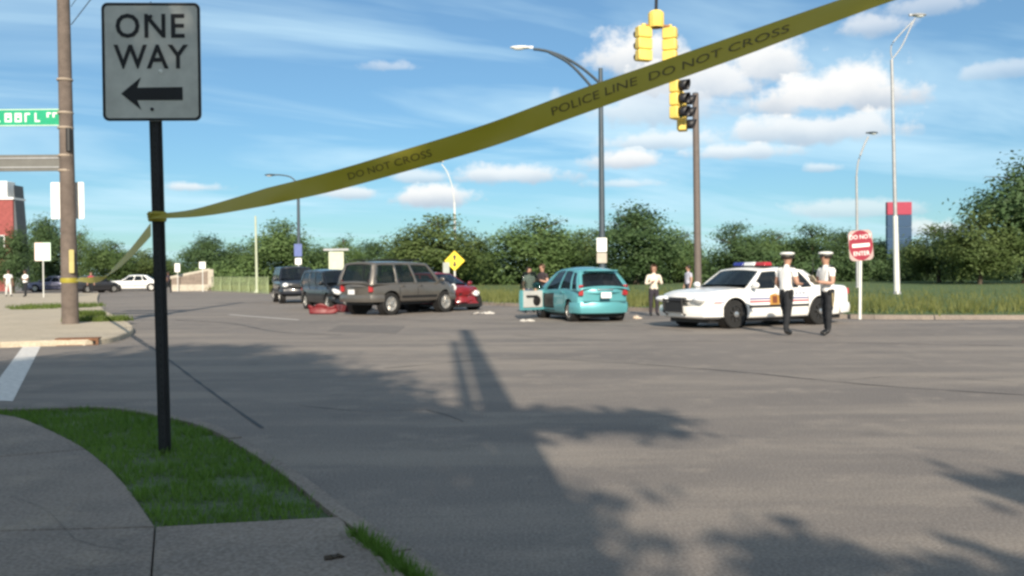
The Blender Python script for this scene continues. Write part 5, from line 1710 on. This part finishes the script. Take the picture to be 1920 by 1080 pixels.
# ---- red and blue pylon sign --------------------------------------------------------------
Y = 96; a, b = pt(1662, 379, Y), pt(1708, 492, Y)
py_ = thing('pylon_sign', 'tall pylon sign with red top and blue panel behind the pale lamp pole', 'sign', ((a.x + b.x) / 2, Y, 0)); w = b.x - a.x
zt_, zm_, zb_ = a.z, pt(1685, 403, Y).z, b.z
mb = MB(); mb.box((0, 0, (zt_ + zm_) / 2), (w, .5, zt_ - zm_ - .03)); mb.build('red_panel', mat('pylon_red', (.33, .025, .06), .5), py_, bevel=.03)
n = 4
for k in range(n):
    z0, z1 = lerp(zb_, zm_, k / n), lerp(zb_, zm_, (k + 1) / n)
    mb = MB(); mb.box((0, 0, (z0 + z1) / 2), (w, .46, z1 - z0 - .03)); mb.build('blue_panel', mat('pylon_blue', (.008, .048, .115), .5), py_, bevel=.02)
for sg in (-1, 1):
    mb = MB(); mb.box((sg * w * .36, 0, zb_ / 2), (.3, .3, zb_)); mb.build('leg', steel_d, py_)

# ---- church tower, bridge wall, fence ------------------------------------------------------
Y = 92; a, b = pt(-75, 374, Y), pt(27, 560, Y)
brick = mat('red_brick', (.27, .07, .065), .85, var=.25, vscale=3)
ch = thing('church_tower', 'red brick tower with white top at the far left edge', 'building', ((a.x + b.x) / 2, Y + 1, 0)); w = b.x - a.x
mb = MB(); mb.box((0, 0, a.z / 2), (w, 2, a.z)); mb.build('wall', brick, ch)
mb = MB(); mb.box((-.2, 0, a.z + .9), (w * .82, 1.6, 1.8)); mb.build('belfry', mat('belfry_white', (.74, .76, .76), .6), ch, bevel=.05)
mb = MB(); mb.box((0, 0, a.z + .06), (w + .3, 2.3, .2)); mb.build('cornice', mat('belfry_white', (.74, .76, .76), .6), ch)
slate = mat('slate_roof', (.085, .095, .105), .7)
mb = MB(); x0 = w / 2
mb.add([(x0, -.9, 0), (x0 + .7, -.9, 0), (x0 + .35, -.9, a.z - 3), (x0 + .05, -.9, a.z + 1.4), (x0, .9, 0), (x0 + .7, .9, 0), (x0 + .35, .9, a.z - 3), (x0 + .05, .9, a.z + 1.4)],
       [(0, 1, 2, 3), (7, 6, 5, 4), (0, 4, 5, 1), (1, 5, 6, 2), (2, 6, 7, 3), (3, 7, 4, 0)]); mb.build('buttress', slate, ch, smooth=0)
for x in (-1.4, .0, 1.4):
    mb = MB(); mb.box((x, -1.02, a.z * .50), (.7, .06, 2.0)); fr_ = mb.build('window', mat('belfry_white', (.74, .76, .76), .6), ch); mb = MB(); mb.box((x, -1.06, a.z * .50), (.5, .04, 1.8)); mb.build('pane', glass_dark, fr_)

a, b = gp(322, 546), gp(392, 545)
bw = thing('bridge_wall', 'pale concrete bridge wing wall beside the far end of the road', 'wall', a)
t_ = b - a; bw.rotation_euler = (0, 0, math.atan2(t_.y, t_.x)); ln = t_.length
z0, z1 = pt(325, 523, a.y).z, pt(388, 508, b.y).z
cpale = mat('bridge_concrete', (.44, .40, .33), .85, var=.2)
mb = MB(); mb.add([(0, 0, -.1), (ln, 0, -.1), (ln, 0, z1), (0, 0, z0), (0, .4, -.1), (ln, .4, -.1), (ln, .4, z1), (0, .4, z0)], [(0, 1, 2, 3), (7, 6, 5, 4), (0, 4, 5, 1), (1, 5, 6, 2), (2, 6, 7, 3), (3, 7, 4, 0)]); mb.build('wall', mat('bridge_brown', (.21, .17, .14), .85, var=.3), bw, smooth=0)
mb = MB(); mb.tube([(-.1, .2, z0 + .08), (ln + .1, .2, z1 + .08)], .16, 8); mb.build('coping', cpale, bw)
mb = MB(); mb.box((ln / 2, -.15, .28), (ln, .3, .6)); mb.build('plinth', cpale, bw)
mb = MB(); mb.box((ln + .15, .2, z1 / 2), (.5, .6, z1 + .3)); mb.build('end_post', cpale, bw, bevel=.03)

fm_ = mat('fence_green', (.26, .32, .17), .6)
fp = [gp(398, 546), gp(450, 548), gp(503, 551)]
fe = thing('chain_link_fence', 'green chain-link fence along the far left roadside', 'fence', fp[0])
O = Vector(fp[0]); fh = 1.25
path = smooth_path([p - O for p in fp], 2.2)
for p in path:
    mb = MB(); mb.tube([p + Vector((0, 0, -.1)), p + Vector((0, 0, fh + .05))], .035, 6); mb.build('post', fm_, fe)
for z in (.08, fh):
    mb = MB(); mb.tube([p + Vector((0, 0, z)) for p in path], .022, 5); mb.build('rail', fm_, fe)
mb = MB()
for p, q in zip(path, path[1:]):
    for k in range(14):
        for s0, s1 in ((0, 1), (1, 0)):
            u0 = k / 14; u1 = min(1, u0 + .3)
            A_, B_ = p.lerp(q, u0), p.lerp(q, u1); mb.tube([A_ + Vector((0, 0, fh * s0)), B_ + Vector((0, 0, fh * s1))], .009, 3, cap=False)
o = mb.build('wire_mesh', fm_, fe, smooth=0); o['kind'] = 'stuff'
